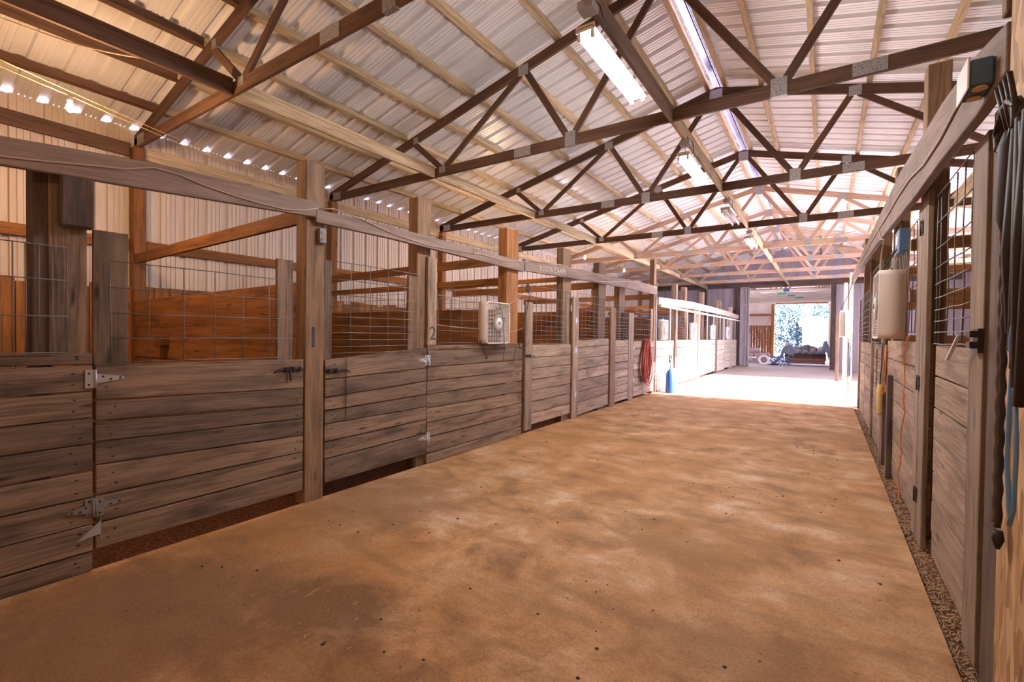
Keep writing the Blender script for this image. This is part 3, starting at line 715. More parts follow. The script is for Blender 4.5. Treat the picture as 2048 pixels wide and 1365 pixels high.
post(XF - .1, XF + .12, 14.12, 14.34, .32, 'short white sleeve around the foot of the pale floor post', Mpvc, name='post_sleeve', z0=0, cat='post sleeve', group=None)
for y, lb in ((13.1, 'grey box fan above the panel behind blue sprayer'), (16.6, 'pale box fan on the widest glare-pale gate'), (19.9, 'pale box fan on the second glare-pale gate'), (23.3, 'small far box fan on lavender panel')):
    box_fan(XF + .06, y, 1.39, .52, .55, .12, 1, lb, Mwhite)

# header beams on the left
def header(pts, th, label, W_=Whead, x=XF + .005, s=1):
    """pts: (y, zlow, zhigh)"""
    m = MB(); r = random.random(); ou = random.random()*9; xs = sorted((x, x + s*th))
    for (ya, la, ha), (yb, lb, hb) in zip(pts, pts[1:]):
        n = len(m.v); m.v += [Vector((xx, yy, zz)) for yy, l, h in ((ya, la, ha), (yb, lb, hb)) for zz in (l, h) for xx in xs]
        U = lambda yy, v: (ou + yy, v + ou)
        for q, vv in (((0,2,6,4), (0,.15,.15,0)), ((1,5,7,3), (.2,.2,.35,.35)), ((0,4,5,1), (0,0,.04,.04)), ((2,3,7,6), (.4,.44,.44,.4))):
            m.face([n + k for k in q], [U(ya if k < 4 else yb, v) for k, v in zip(q, vv)], r)
        if ya == pts[0][0]: m.face([n, n+1, n+3, n+2], [(0,0),(0,.04),(.15,.04),(.15,0)], r)
        if yb == pts[-1][0]: m.face([n+4, n+6, n+7, n+5], [(0,0),(0,.04),(.15,.04),(.15,0)], r)
    return tag(m.build('header_beam', W_, loc=(x, (pts[0][0]+pts[-1][0])/2, pts[0][1]), bevel=.004), label, 'beam', 'header beams over the stall fronts')
header([(-1.2, 2.33, 2.50), (.57, 2.375, 2.53), (1.3, 2.42, 2.60), (2.47, 2.495, 2.625)], .045, 'nearest grey header beam over left stalls with cable along it')
header([(2.43, 2.45, 2.56), (3.3, 2.455, 2.575), (4.6, 2.43, 2.57), (5.80, 2.41, 2.556)], .05, 'second left header beam from number 1 post to past first fan')
header([(5.82, 2.43, 2.60), (8.0, 2.50, 2.68), (10.0, 2.55, 2.74)], .05, 'third left header beam crossing three tall posts')
header([(10.02, 2.55, 2.75), (12.27, 2.57, 2.79)], .05, 'fourth left header beam ending at the slim tall post')
header([(12.45, 2.32, 2.52), (16, 2.40, 2.63), (19.4, 2.42, 2.65), (23, 2.42, 2.64), (26.1, 2.40, 2.58)], .06, 'pale fifth left header beam reaching the far wall', Wpale)
m = MB(); m.box(XF + .07, XF + .13, 12.45, 26.2, 2.27, 2.33)
tag(m.build('door_track', Mpvc, loc=(XF + .1, 19, 2.3)), 'white metal track running under the pale far left header', 'track')
m = MB(); m.box(XF - .02, XF + .045, .80, .953, 2.10, 2.41, axis=2)
tag(m.build('hanging_block', Wdark, loc=(XF, .87, 2.1), bevel=.01), 'short dark weathered timber block under nearest header beam', 'wood block')
post(XF - .20, XF - .05, .70, .78, 2.45, 'dark narrow post behind nearest hanging timber block', Wdark)
hb = bpy.data.objects['header_beam.002']
cu = bpy.data.curves.new('writing', 'FONT'); cu.body = 'KOSTA CAMPS'; cu.size = .12; cu.extrude = .0004; cu.align_x = 'CENTER'; cu.shear = .0; cu.space_character = 1.15
tmp = bpy.data.objects.new('tmp', cu); COL.objects.link(tmp); bpy.context.view_layer.update()
me = bpy.data.meshes.new_from_object(tmp.evaluated_get(bpy.context.evaluated_depsgraph_get())); bpy.data.objects.remove(tmp)
me.materials.clear(); me.materials.append(mat('chalk', (.50,.42,.38), .9))
ww = bpy.data.objects.new('chalk_writing', me); COL.objects.link(ww); ww.parent = hb
ww.matrix_basis = Matrix.Translation(Vector((XF + .0565, 6.68, 2.50)) - hb.location) @ Matrix.Rotation(.034, 4, 'X') @ Matrix(((0,0,1,0),(1,0,0,0),(0,1,0,0),(0,0,0,1)))
# cables on the headers
m = MB(); zc = lambda y: 2.375 + (y-.57)*.063
m.tube([(XF + .056, y, zc(y) + dzz) for y, dzz in ((-.6, .06), (.3, .03), (.6, .045), (.75, .06), (.95, .085), (1.1, .10), (1.25, .145), (1.4, .13), (1.55, .09), (1.75, .055), (1.95, .03), (2.15, .02), (2.3, .035), (2.44, .075))], .006, 6)
tag(m.build('header_cable', Mcable, loc=(XF+.056, .9, 2.45)), 'pale cable stapled along the nearest left header beam', 'cable')
m = MB(); m.tube([(XF+.06, 2.46, 2.57), (XF+.06, 2.6, 2.60), (XF+.062, 2.9, 2.57), (XF+.062, 3.3, 2.50), (XF+.062, 3.8, 2.47), (XF+.062, 4.4, 2.49), (XF+.062, 4.7, 2.51), (XF+.062, 5.3, 2.50), (XF+.062, 5.9, 2.58)], .005, 6)
for a in range(3): m.tube([(XF+.07, 4.62+.035*math.cos(q*.7), 2.53+.035*math.sin(q*.7)+a*.004) for q in range(9)], .005, 5, closed=True)
tag(m.build('header_cable', Mcable, loc=(XF+.06, 3.5, 2.5)), 'cable with small coil along the second left header beam', 'cable')
m = MB(); m.tube([(XF+.06, 6.0, 2.6), (XF+.06, 7.0, 2.66), (XF+.06, 7.9, 2.56), (XF+.06, 8.5, 2.54), (XF+.06, 9.2, 2.60), (XF+.06, 10.1, 2.70), (XF+.06, 11.2, 2.76), (XF+.06, 12.2, 2.74)], .007, 6)
tag(m.build('header_cable', Mcable, loc=(XF+.06, 8, 2.6)), 'cable sagging along the third and fourth left header beams', 'cable')
m = MB(); m.tube([(XF+.04, 5.75, 2.20), (XF+.05, 5.9, 2.22), (XF+.04, 5.98, 2.05), (XF+.03, 5.9, 1.8), (XF+.03, 5.8, 1.5), (XF+.03, 5.72, 1.3), (XF+.03, 5.85, 1.28), (XF+.03, 6.0, 1.38)], .006, 6)
for a in range(4): m.tube([(XF+.05, 5.92+.05*math.cos(q*.7), 2.16+.05*math.sin(q*.7)+a*.012) for q in range(9)], .006, 5, closed=True)
tag(m.build('wire_bundle', Mcabdk, loc=(XF+.04, 5.9, 1.3)), 'tangled dark wires at top of fourth stall door stile', 'cable')

m = MB(); m.tube([(XF - .1, 12.35, 3.45), (XF - .3, 12.0, 3.98)], .004, 4); m.tube([(XF - .05, 12.4, 3.45), (XF + .1, 12.0, 4.0)], .004, 4)
tag(m.build('string', Mcable, loc=(XF, 12.3, 3.5)), 'thin strings running up from slim tall post to the fourth truss', 'string')
# stall partitions
def partition(y, zb, label, side=-1, rails=(), grid=None, W_=Wwarm, top_tilt=0):
    x0, x1 = (XL + .17, XF - .17) if side < 0 else (XG + .17, XRW - .1)
    t = empty('stall_partition', ((x0+x1)/2, y, 0), label, 'partition', 'board partitions between the stalls')
    m = MB(); n = max(1, round(zb / .2)); h = zb / n
    for k in range(n):
        j = [random.uniform(-.006, .006) for _ in range(4)]; tl = top_tilt * (k+1) / n; tl0 = top_tilt * k / n
        a0, a1 = -.02 + k*h + .005, (k+1)*h - .005
        m.hexa([(x, yy, z) for z0_, z1_, q in ((0, 0, 0), (1, 1, 1)) for yy in (y-.02, y+.02) for x, z in ((x0, (a0 if q == 0 else a1) + (tl0 if q == 0 else tl)*-1 + j[q]), (x1, (a0 if q == 0 else a1) + (tl0 if q == 0 else tl)*1 + j[2+q]))], None, 0)
    m.build('boards', W_, t, bevel=.003)
    for za, zb2, hh in rails:
        MB().hexa([(x, yy, z + e) for e in (0, hh) for yy in (y-.02, y+.02) for x, z in ((x0, za), (x1, zb2))], None, 0).build('rail', W_, t, bevel=.003)
    if grid:
        m = MB(); zz = grid
        for x in lin(x0+.05, x1-.05, 18): m.tube([(x, y+.025, zz[0]), (x, y+.025, zz[-1])], .003, 5)
        for z in zz: m.tube([(x0, y+.03, z), (x1, y+.03, z)], .003, 5)
        m.build('wire_grid', Mwire, t)
    return t
partition(2.47, 1.92, 'orange board partition of nearest left stall with slanting top rail', rails=((2.40, 2.475, .13),), top_tilt=.03)
tag(MB().box(-6.95, -6.75, 2.36, 2.45, 1.30, 1.42).build('wood_block', Wwarm, loc=(-6.85, 2.4, 1.3), bevel=.004), 'small wooden block fixed on nearest orange stall partition', 'wood block')
partition(5.55, 1.86, 'board partition behind the nearest fan with two rails and wire grid', rails=((2.44, 2.50, .13), (2.19, 2.22, .09)), grid=[1.88, 1.97, 2.06, 2.15, 2.20])
partition(9.05, 2.0, 'board partition at the fifth left stall front', rails=((2.42, 2.46, .14), (2.62, 2.66, .1)), W_=Wwarm)
partition(12.4, 2.0, 'board partition behind the slim tall left post', rails=((2.42, 2.46, .14),), W_=Wwarm)
partition(15.9, 1.8, 'board partition behind the widest glare-pale gate', rails=((2.35, 2.4, .14),), W_=Wwarm)
partition(19.3, 1.8, 'board partition behind the second glare-pale gate', rails=((2.35, 2.4, .14),), W_=Wwarm)

# ------------------------------------------------------------------ right side
zR0 = [.02, .19, .40, .60, .82, 1.03, 1.24, 1.45]
d0 = front('stall_door', 'nearest right stall door with thick end stile and chrome latch', 'stall door', -1, 2.93, 4.21, zR0, [z + .01 for z in zR0],
      stiles=[(2.93, 3.17, 0, 2.44, .001)], grid=([3.20, 3.30, 3.47, 3.66, 3.87, 4.10, 4.20], stockz(1.47, 2.46), .006, .006), group=None, W_=Wgate2)
m = MB(); m.box(XG - .05, XG - .03, 2.92, 3.02, 1.44, 1.55); m.box(XG - .075, XG - .05, 2.93, 3.0, 1.46, 1.49); m.box(XG - .075, XG - .05, 2.93, 3.0, 1.51, 1.54)
lt = m.build('latch', Miron, d0)
MB().hexa([(x, y, z) for (z, y_) in ((1.39, 3.27), (1.52, 3.02)) for y in (y_, y_ + .03) for x in (XG - .10, XG - .085)]).build('lever', Msteel, lt, bevel=.003)
post(XG + .0, XG + .14, 4.80, 4.98, 3.62, 'tall dark post behind second stile on right side, nearest of right posts', Wpost)
p0 = front('stall_barrier', 'right stall panel under the large box fan with orange twine hanging', 'stall panel', -1, 4.23, 7.12, [z*1.02 for z in zR0], [z*1.02 for z in zR0],
      stiles=[(4.39, 4.62, 0, 2.55, .001), (4.64, 4.82, .0, 2.5, .001)], grid=(lin(4.85, 7.1, 12), [1.55, 1.75, 1.95, 2.15, 2.35, 2.5], -.01, .015), by0=4.62, W_=Wgate2)
for z in (.33, 1.17, 2.33): hinge(p0, XG - .035, -1, 4.63, z, .05, Miron)
post(XG + .04, XG + .17, 7.05, 7.25, 3.5, 'dark right post, second from the camera, behind the large fan', Wpost)
post(XG - .04, XG - .0, 7.14, 7.38, 1.35, 'leaning dark upright board left of yellow broom handle', Wdark, name='upright_board', cat='board', group=None)
post(XG - .05, XG - .0, 6.5, 6.62, 1.1, 'dark upright strip on right front below large fan', Wdark, name='upright_board', cat='board', group=None)
zR1 = [.0, .2, .42, .62, .83, 1.02, 1.22, 1.42]
front('stall_door', 'right stall door beyond the large fan with bowed wire grid', 'stall door', -1, 7.40, 9.2, zR1, stiles=[(7.4, 7.55, .0, 2.3), (9.05, 9.2, 0, 2.2)], grid=(lin(7.56, 9.0, 7), stockz(1.45, 2.5), .03, .012), W_=Wgate2)
front('stall_barrier', 'right stall panel second beyond the large fan', 'stall panel', -1, 9.25, 11.0, zR1, stiles=[(9.25, 9.42, 1.1, 2.15)], grid=(lin(9.4, 10.9, 7), stockz(1.43, 2.3), .02, .01), W_=Wgate2)
front('stall_barrier', 'last right stall panel where bright floor begins', 'stall panel', -1, 11.05, 12.5, zR1, stiles=[(12.3, 12.5, 0, 2.3)], grid=(lin(11.1, 12.3, 6), stockz(1.43, 2.3), .01, .01), W_=Wgate2)
for y, z1, lb in ((8.95, 3.1, 'dark right post, third from the camera'), (10.6, 3.45, 'dark right post, fourth from the camera'), (12.35, 3.6, 'dark right post, last before the bright side bay')):
    post(XG + .04, XG + .18, y, y + .15, z1, lb, Wpost)
header([(2.3, 2.43, 2.60), (2.7, 2.43, 2.69), (3.4, 2.47, 2.78), (4.3, 2.50, 2.85), (5.1, 2.54, 2.92), (7.6, 2.68, 2.96), (11.5, 2.79, 2.99), (14.1, 2.80, 2.99)], .045, 'long right header beam sweeping up to the far door with cable', Whead, x=XG - .075, s=-1)
m = MB(); xx = XG - .127
m.tube([(xx, y, z) for y, z in ((2.55, 2.56), (2.9, 2.60), (3.4, 2.58), (3.9, 2.60), (4.5, 2.68), (5.2, 2.72), (6.0, 2.74), (7.5, 2.80), (9, 2.84), (11, 2.88), (14, 2.92))], .007, 6)
m.tube([(xx, y, z) for y, z in ((7.0, 2.78), (6.6, 2.6), (6.3, 2.55), (6.5, 2.45), (6.6, 2.3), (6.5, 2.15))], .007, 6)
tag(m.build('header_cable', Mcable, loc=(xx, 5, 2.6)), 'pale cable running along the long right header beam', 'cable')
m = MB(); m.tube([(XG+.03, 2.5, 2.75), (XG-.08, 2.55, 3.0), (XG - .05, 2.2, 3.3)], .014, 6)
tag(m.build('roof_cable', Mcable, loc=(.6, 2.4, 3)), 'thick tan conduit rising at the top right corner', 'cable')
t = empty('outlet_box', (XG - .13, 2.42, 2.32), 'black and white outlet box on near end of right header beam', 'outlet')
MB().box(XG - .19, XG - .122, 2.42, 2.58, 2.45, 2.55).build('box', Mboxblue, t, bevel=.006)
MB().box(XG - .197, XG - .19, 2.41, 2.59, 2.44, 2.56).build('cover_plate', Mwhite, t, bevel=.003)
for y in (2.45, 2.54): MB().lathe([(.024, 0), (.023, -.006)], (XG - .155, y, 2.45), 'Z', 14).build('socket_face', Myel, t)
t = empty('switch_box', (XG - .10, 5.5, 2.30), 'blue switch box with white label beside right post above large fan', 'switch box')
MB().box(XG - .10, XG - .03, 5.30, 5.60, 2.27, 2.47).build('box', Mboxblue, t, bevel=.006)
MB().box(XG - .104, XG - .10, 5.38, 5.50, 2.34, 2.42).build('label_plate', Mwhite, t)
lf = box_fan(XG - .22, 5.66, 1.50, .60, .62, .18, -1, 'large white box fan hanging on the right stall front', Mfan)
for q in (5.45, 5.88): MB().tube([(XG - .20, q, 2.10), (XG - .08, q, 2.35), (XG - .07, q, 2.56)], .006, 5).build('hanger', Mcabdk, lf)
hf = box_fan(XG - .34, 13.2, 1.52, .55, .60, .14, -1, 'box fan hanging far along the right side in violet light', Mwhite)
MB().tube([(XG - .34, 13.2, 2.15), (XG - .2, 13.2, 2.5), (XG - .10, 13.2, 2.86)], .006, 5).build('hanger', Miron, hf)
m = MB(); xx = XG - .02
m.tube([(xx, 5.36, 1.52), (xx-.01, 5.45, 1.35), (xx, 5.46, 1.1), (xx-.015, 5.44, .98), (xx, 5.40, .85), (xx-.01, 5.50, .7), (xx-.012, 5.55, .55), (xx-.01, 5.47, .45), (xx-.01, 5.56, .32), (xx-.02, 5.62, .24), (xx-.02, 5.50, .17), (xx-.01, 5.56, .03), (xx-.01, 5.45, .02)], .005, 6)
m.tube([(xx-.004, 5.42, 1.0), (xx-.012, 5.47, .92), (xx-.004, 5.42, .88), (xx-.012, 5.49, .86)], .005, 6)
tag(m.build('baling_twine', Mtwine, loc=(xx, 5.5, .1)), 'orange twine hanging down the right stall front boards', 'twine')
m = MB(); m.tube([(XG-.04, 6.9, 1.40), (XG-.06, 6.8, 1.2), (XG-.04, 6.95, 1.0), (XG-.05, 6.7, .95), (XG-.05, 7.2, .75), (XG-.04, 7.5, .6)], .006, 6)
m.tube([(XG-.05, 6.75, 1.42), (XG-.05, 6.72, 1.1), (XG-.06, 6.85, .98), (XG-.05, 6.6, .9)], .006, 6)
tag(m.build('baling_twine', Mtwine, loc=(XG-.05, 6.9, 1)), 'tangled orange strings below the large right fan', 'twine')
t = empty('broom_handle', (XG - .08, 6.95, .6), 'yellow wooden handle hanging below the large right fan', 'handle')
MB().lathe([(.018, 0), (.028, .03), (.028, .33), (.02, .36)], (XG - .08, 6.95, .60), 'Z', 10).build('grip', Myel, t)
MB().tube([(XG - .08, 6.95, .95), (XG - .07, 6.93, 1.2), (XG - .07, 6.9, 1.45)], .006, 6).build('cord', Mcabdk, t)
m = MB()
z = 1.35; k = 0
while z > .85:
    m.tube([(XG - .03 + (.008*math.cos(a) if k % 2 else 0), 8.1 + (0 if k % 2 else .008*math.cos(a)), z + .016*math.sin(a)) for a in [2*PI*q/8 for q in range(8)]], .003, 4, closed=True); z -= .024; k += 1
tag(m.build('hanging_chain', Miron, loc=(XG-.03, 8.1, 1.35)), 'dark chain hanging on right door past the broom handle', 'chain')
for k, (x, y, z1, lb, W_) in enumerate(((.42, 16.6, 3.1, 'white upright board, left one at far right of aisle', Wpale), (.52, 15.8, 3.3, 'white upright board, right one at far right of aisle', Wpale),
                        (.30, 19.6, 2.3, 'dark post by the far doorway on the right', Wpost))):
    post(x, x + .09, y, y + .12, z1, lb, W_, name='upright_board', cat='board', group=None)
m = MB(); m.tube([(.5 + .02*math.cos(a), 14.6 + .36*math.cos(a), .95 + .42*math.sin(a)) for a in [2*PI*q/28 for q in range(28)]], .018, 6, closed=True)
m.tube([(.53 + .02*math.cos(a), 14.63 + .33*math.cos(a), .93 + .38*math.sin(a)) for a in [2*PI*q/28 for q in range(28)]], .018, 6, closed=True)
tag(m.build('black_hose', Mcabdk, loc=(.5, 14.6, .5)), 'black hose coiled on the far right beyond last stall panel', 'hose')
post(.46, .52, 14.55, 14.63, 1.5, 'thin pale stake holding the coiled black hose', Wpale, name='stake', cat='post', group=None)
# partitions and rails seen through the right grid
partition(6.95, 1.55, 'dark board partition seen through nearest right grid', side=1, rails=((1.92, 1.92, .14), (2.5, 2.5, .13)))
partition(10.5, 1.55, 'right partition second from the camera', side=1, rails=((2.0, 2.0, .14), (2.6, 2.6, .13)))
partition(3.0, 1.4, 'right stall partition hidden beside the nearest door', side=1)
for y in (4.4, 7.05, 10.6): post(XRW - .2, XRW - .06, y, y + .14, 4.0, {4.4: 'near', 7.05: 'middle', 10.6: 'far'}[y] + ' brown post against greenish right metal wall', Wpost, name='wall_post', group=None)
tag(MB().box(XRW - .09, XRW - .05, -1, 12.6, 2.45, 2.6).build('wall_girt', Wpost, loc=(XRW - .07, 6, 2.5), bevel=.003), 'girt board along the greenish right wall', 'board')

# near right: strand board wall end with tack
struct(MB().box(.50, .515, 1.1, 2.25, -.02, 4.2).build('wall_tack_room', Mosb))
struct(MB().box(.515, .60, 1.1, 2.25, -.02, 4.2, axis=2).build('wall_tack_room_studs', Wpost))
post(XG - .02, XG + .12, 2.62, 2.90, 2.50, 'dark post between nearest right door and strand board wall', Wdark)
post(.49, .60, 2.26, 2.32, 3.7, 'pale stud at the edge of strand board wall, top right', Wpost, z0=2.62, name='wall_stud', group=None)
m = MB(); z = 2.15; k = 0
while z > .95:
    a0 = k * .6; z -= .004; k += 1
m.tube([(.50 + .002*math.cos(q*.9), 2.285 + .002*math.sin(q*.9), 2.15 - q*.012) for q in range(108)], .007, 6)
tag(m.build('lead_rope', Mbrope, loc=(.50, 2.285, 1)), 'twisted grey-brown rope hanging beside the dark right post', 'rope')
m = MB(); m.tube([(.478 + .002*math.cos(q*.9), 2.14 + .002*math.sin(q*.9), 2.10 - q*.012) for q in range(102)], .009, 6); m.lathe([(.012,0),(.016,-.03),(.006,-.06)], (.478, 2.14, .88), 'Z', 10)
tag(m.build('lead_rope', Mcabdk, loc=(.478, 2.14, .9)), 'dark lead rope with metal snap at its lower end', 'rope')
m = MB()
for k in range(7):
    a = k * .9; m.tube([(.45 - .01*math.cos(q), 2.02 + .09*math.cos(q*.63 + a), 2.15 + .07*math.sin(q*.63 + a)) for q in range(11)], .009, 6)
for k in range(4): m.tube([(.45, 2.03 - k*.03, 2.14), (.43, 2.06 - k*.04, 2.28)], .007, 6)
tag(m.build('bridle', Miron, loc=(.46, 2.05, 2.1)), 'tangle of dark straps hanging on hooks at right edge', 'tack')
m = MB()
m.lathe([(.02, 0), (.032, .04), (.032, .26), (.02, .30)], (.45, 1.98, 1.82), 'Z', 14)
for k in range(5): m.tube([(.44, 1.90 - k*.03, 2.1 + .02*(k%2)), (.42 + .012*(k%3), 1.87 - k*.03, 1.75), (.44, 1.90 - k*.02, 1.52 - .05*k)], .013, 7)
tag(m.build('halter_straps', Mcabdk, loc=(.45, 1.9, 1.5)), 'black straps and padded strap roll hanging at right edge', 'tack')
m = MB(); m.tube([(.44, 1.80, 1.75), (.43, 1.86, 1.50), (.44, 1.885, 1.42), (.44, 1.90, 1.28), (.44, 1.905, 1.15), (.44, 1.88, 1.02), (.44, 1.87, .98), (.44, 1.84, 1.03), (.44, 1.83, 1.2), (.44, 1.86, 1.40)], .006, 6)
tag(m.build('blue_rope', Mbluerope, loc=(.44, 1.86, 1)), 'loop of blue rope hanging on strand board wall at right edge', 'rope')

# gutter bedding strip and straw
m = MB(); random.seed(3)
for k in range(5200):
    y = 1.6 + random.random()**1.6 * 11; x = random.uniform(.53, .64); L = random.uniform(.004, .016); a = random.uniform(0, PI); z = -.03 + random.random()*.012
    d = Vector((math.cos(a)*L, math.sin(a)*L, random.uniform(-.003, .006))); n = Vector((-math.sin(a), math.cos(a), .3)) * .0022; c = Vector((x, y, z))
    q = len(m.v); m.v += [c - d - n, c + d - n, c + d + n, c - d + n]; m.face([q, q+1, q+2, q+3], [(0,0)]*4)
tag(m.build('wood_shavings', Mstraw), 'loose shavings and straw in the gutter along right stall fronts', 'shavings', kind='stuff')
m = MB()
for k in range(420):
    y = 1.3 + random.random()**1.4 * 10; x = random.uniform(-3.6, .45); L = random.uniform(.004, .02) if random.random() < .9 else random.uniform(.02, .06); a = random.uniform(0, PI)
    d = Vector((math.cos(a)*L, math.sin(a)*L, 0)); n = Vector((-math.sin(a), math.cos(a), 0)) * .0014; c = Vector((x, y, .003))
    q = len(m.v); m.v += [c - d - n, c + d - n, c + d + n + Vector((0,0,.002)), c - d + n + Vector((0,0,.002))]; m.face([q, q+1, q+2, q+3], [(0,0)]*4)
tag(m.build('straw_bits', Mstraw), 'scattered bits of straw on the concrete aisle floor', 'straw', kind='stuff')
m = MB()
for k in range(170):
    y = 1.3 + random.random()**1.3 * 9; x = random.uniform(-3.3, .45); r = random.uniform(.003, .011) * (1.5 if k < 12 else 1)
    m.lathe([(r*.7, .0), (r, r*.25), (r*.5, r*.6)], (x, y, 0), 'Z', 6)
tag(m.build('dirt_crumbs', Mcabdk), 'dark crumbs of dirt scattered over the aisle floor', 'dirt', kind='stuff')

# ------------------------------------------------------------------ hose coil and sprayer
random.seed(11)
t = empty('garden_hose', (XF + .07, 11.45, 1.38), 'coiled red rubber hose hanging on tan stall front', 'hose')
MB().tube([(XF, 11.38, 1.36), (XF + .14, 11.38, 1.37), (XF + .15, 11.38, 1.41)], .012, 6).build('hook', Miron, t)
m = MB()
for k in range(15):
    L = random.uniform(.85, 1.12); wd = random.uniform(.24, .50); x = XF + .03 + .008*k; yo = random.uniform(-.05, .05)
    m.tube([(x + .01*math.sin(a*2), 11.42 + yo + wd*math.sin(a)*(.55 - .45*math.cos(a)) , 1.40 - L/2 + L/2*math.cos(a)) for a in [2*PI*q/32 for q in range(32)]], .014, 7, closed=True)
m.build('coils', Mhose, t)
t = empty('pump_sprayer', (XF + .42, 12.62, 0), 'blue and white pump sprayer standing on floor beside the coiled hose', 'sprayer')
cx, cy = XF + .36, 12.55
MB().lathe([(.10, 0), (.115, .02), (.115, .50), (.09, .56), (.04, .60), (.04, .63)], (cx, cy, 0), 'Z', 24).build('tank', Mblue, t)
MB().lathe([(.09, 0), (.105, .02), (.105, .55), (.05, .63)], (cx + .02, cy + .34, 0), 'Z', 20).build('white_jug', Mpvc, t)
m = MB(); m.tube([(cx, cy, .6), (cx, cy, .86)], .012, 8); m.tube([(cx, cy - .09, .80), (cx, cy - .11, .96), (cx, cy + .06, .97), (cx, cy + .08, .88)], .014, 8); m.build('pump_handle', Miron, t)
m = MB(); m.tube([(cx + .05, cy, .6)] + [(cx + .08, cy + .20 + .26*math.cos(a), .56 + .30*math.sin(a)) for a in [PI*1.15 + q*PI*1.5/14 for q in range(15)]], .011, 7); m.build('spray_hose', Mhose, t)
MB().tube([(cx + .12, cy + .08, .02), (cx + .10, cy + .10, .95)], .009, 7).build('wand', Msteel, t)

# ------------------------------------------------------------------ far doorway and beyond
t = empty('sliding_door', (-3.42, YE - .2, 0), 'tall narrow metal sliding door panel left of the far doorway', 'door')
sheet_mesh(ribs(-3.62, -3.26, .18), lambda s: (s, YE - .2, .03), lambda s: (s, YE - .2, 4.0), (0, -1, 0)).build('sheet', Mend, t)
m = MB()
for x in (-3.62, -3.26): m.box(x - .035, x + .035, YE - .26, YE - .21, .02, 4.02)
for z in (.02, 1.1, 2.1, 3.1, 3.95): m.box(-3.62, -3.26, YE - .26, YE - .215, z, z + .07)
m.build('frame', Mplate, t)
post(-3.86, -3.70, YE - .22, YE - .05, 4.0, 'dark brown post left of the sliding door panel at far wall', Wdark, group=None)
post(.18, .36, YE - .22, YE - .05, 4.0, 'dark brown post at the right side of far doorway', Wdark, group=None)
post(-5.5, -5.3, YE - .2, YE - .05, 4.0, 'dark post on far end wall behind pale far left header', Wdark, group=None)
tag(MB().box(-7.9, -3.9, YE - .1, YE - .03, 2.7, 2.86).build('wall_girt', Wdark, loc=(-5.8, YE - .06, 2.7)), 'dark horizontal girt on far end wall', 'board')
t = empty('door_light', (-1.62, YE - .25, 3.75), 'small dark lamp hanging at top of the far doorway', 'light')
MB().box(-1.75, -1.5, YE - .32, YE - .2, 3.72, 3.86).build('housing', Mboxblue, t, bevel=.01)
MB().tube([(-1.62, YE - .26, 3.86), (-1.62, YE - .26, 4.05), (-1.62, YE - .115, 4.08)], .015, 6).build('bracket', Miron, t)
# lean-to behind: rafters, far frame, side siding
for k in range(6):
    y = 28.2 + 1.75 * k; t = empty('leanto_truss', (-1.5, y, 3.7), f'pale light truss in the bay beyond the far doorway, {ORD[k]} one', 'truss', 'pale trusses beyond the far doorway')
    MB().box(-8.99, 4.74, y - .02, y + .02, 3.86, 4.0).build('bottom_chord', Wpale, t)
    for q in range(-5, 5):
        x = -1.5 + q * 1.0
        m = MB(); A, B = Vector((x, y, 4.0)), Vector((x + (.5 if q % 2 else -.5), y, 4.75)); d = (B-A).normalized(); n = Vector((-d.z, 0, d.x)) * .04
        m.hexa([p + sn*n + Vector((0, st*.018, 0)) for st in (-1, 1) for sn in (-1, 1) for p in (A, B)], None, 0); m.build('web', Wtruss2, t)
    MB().box(-8.99, 4.74, y - .02, y + .02, 4.75, 4.88).build('top_chord', Wtruss2, t)
    if k in (1, 2, 3): MB().box(-2.6 + .35*k, -2.2 + .35*k, y - .03, y - .02, 3.88, 3.98).build('green_tag', Mgreenlbl, t)
struct(MB().box(-9, 5.0, YE + .3, 39.5, 5.0, 5.05).build('ceiling_lean_to', Mroof))
struct(MB().box(-9, -3.15, 39.0, 39.1, 2.3, 4.0).build('wall_lean_to_metal', Mwall))
m = MB(); x = -9
while x < -3.2: m.box(x, x + .17, 38.9, 38.96, -.0, 2.35, axis=2); x += .18
struct(m.build('wall_lean_to_siding', Wwarm))
post(-3.3, -3.1, 38.70, 38.88, 3.9, 'orange-brown post at left edge of the outer opening', Wwarm, group=None)
post(.15, .35, 38.70, 38.9, 3.9, 'pale post at right edge of the outer opening', Wpale, group=None)
tag(MB().box(-9, -3.1, 38.8, 38.88, 3.05, 3.2).build('siding_girt', Wwarm, loc=(-6, 38.84, 3.1)), 'orange girt across metal siding beyond the far doorway', 'board')
tag(MB().box(-3.09, .14, 38.9, 39.05, 3.88, 4.2).build('outer_header', Wwarm, loc=(-2, 39, 3.9)), 'beam over the outer opening beyond far doorway', 'beam')
struct(MB().box(.35, 4.75, 38.95, 39.05, 0, 4.0).build('wall_lean_to_right', Mend))
struct(MB().box(-9.05, -9.0, YE + .3, 39.1, 0, 5.0).build('wall_lean_to_left', Mend))
struct(MB().box(4.75, 4.8, YE + .3, 39.1, 0, 5.0).build('wall_lean_to_side', Mend))

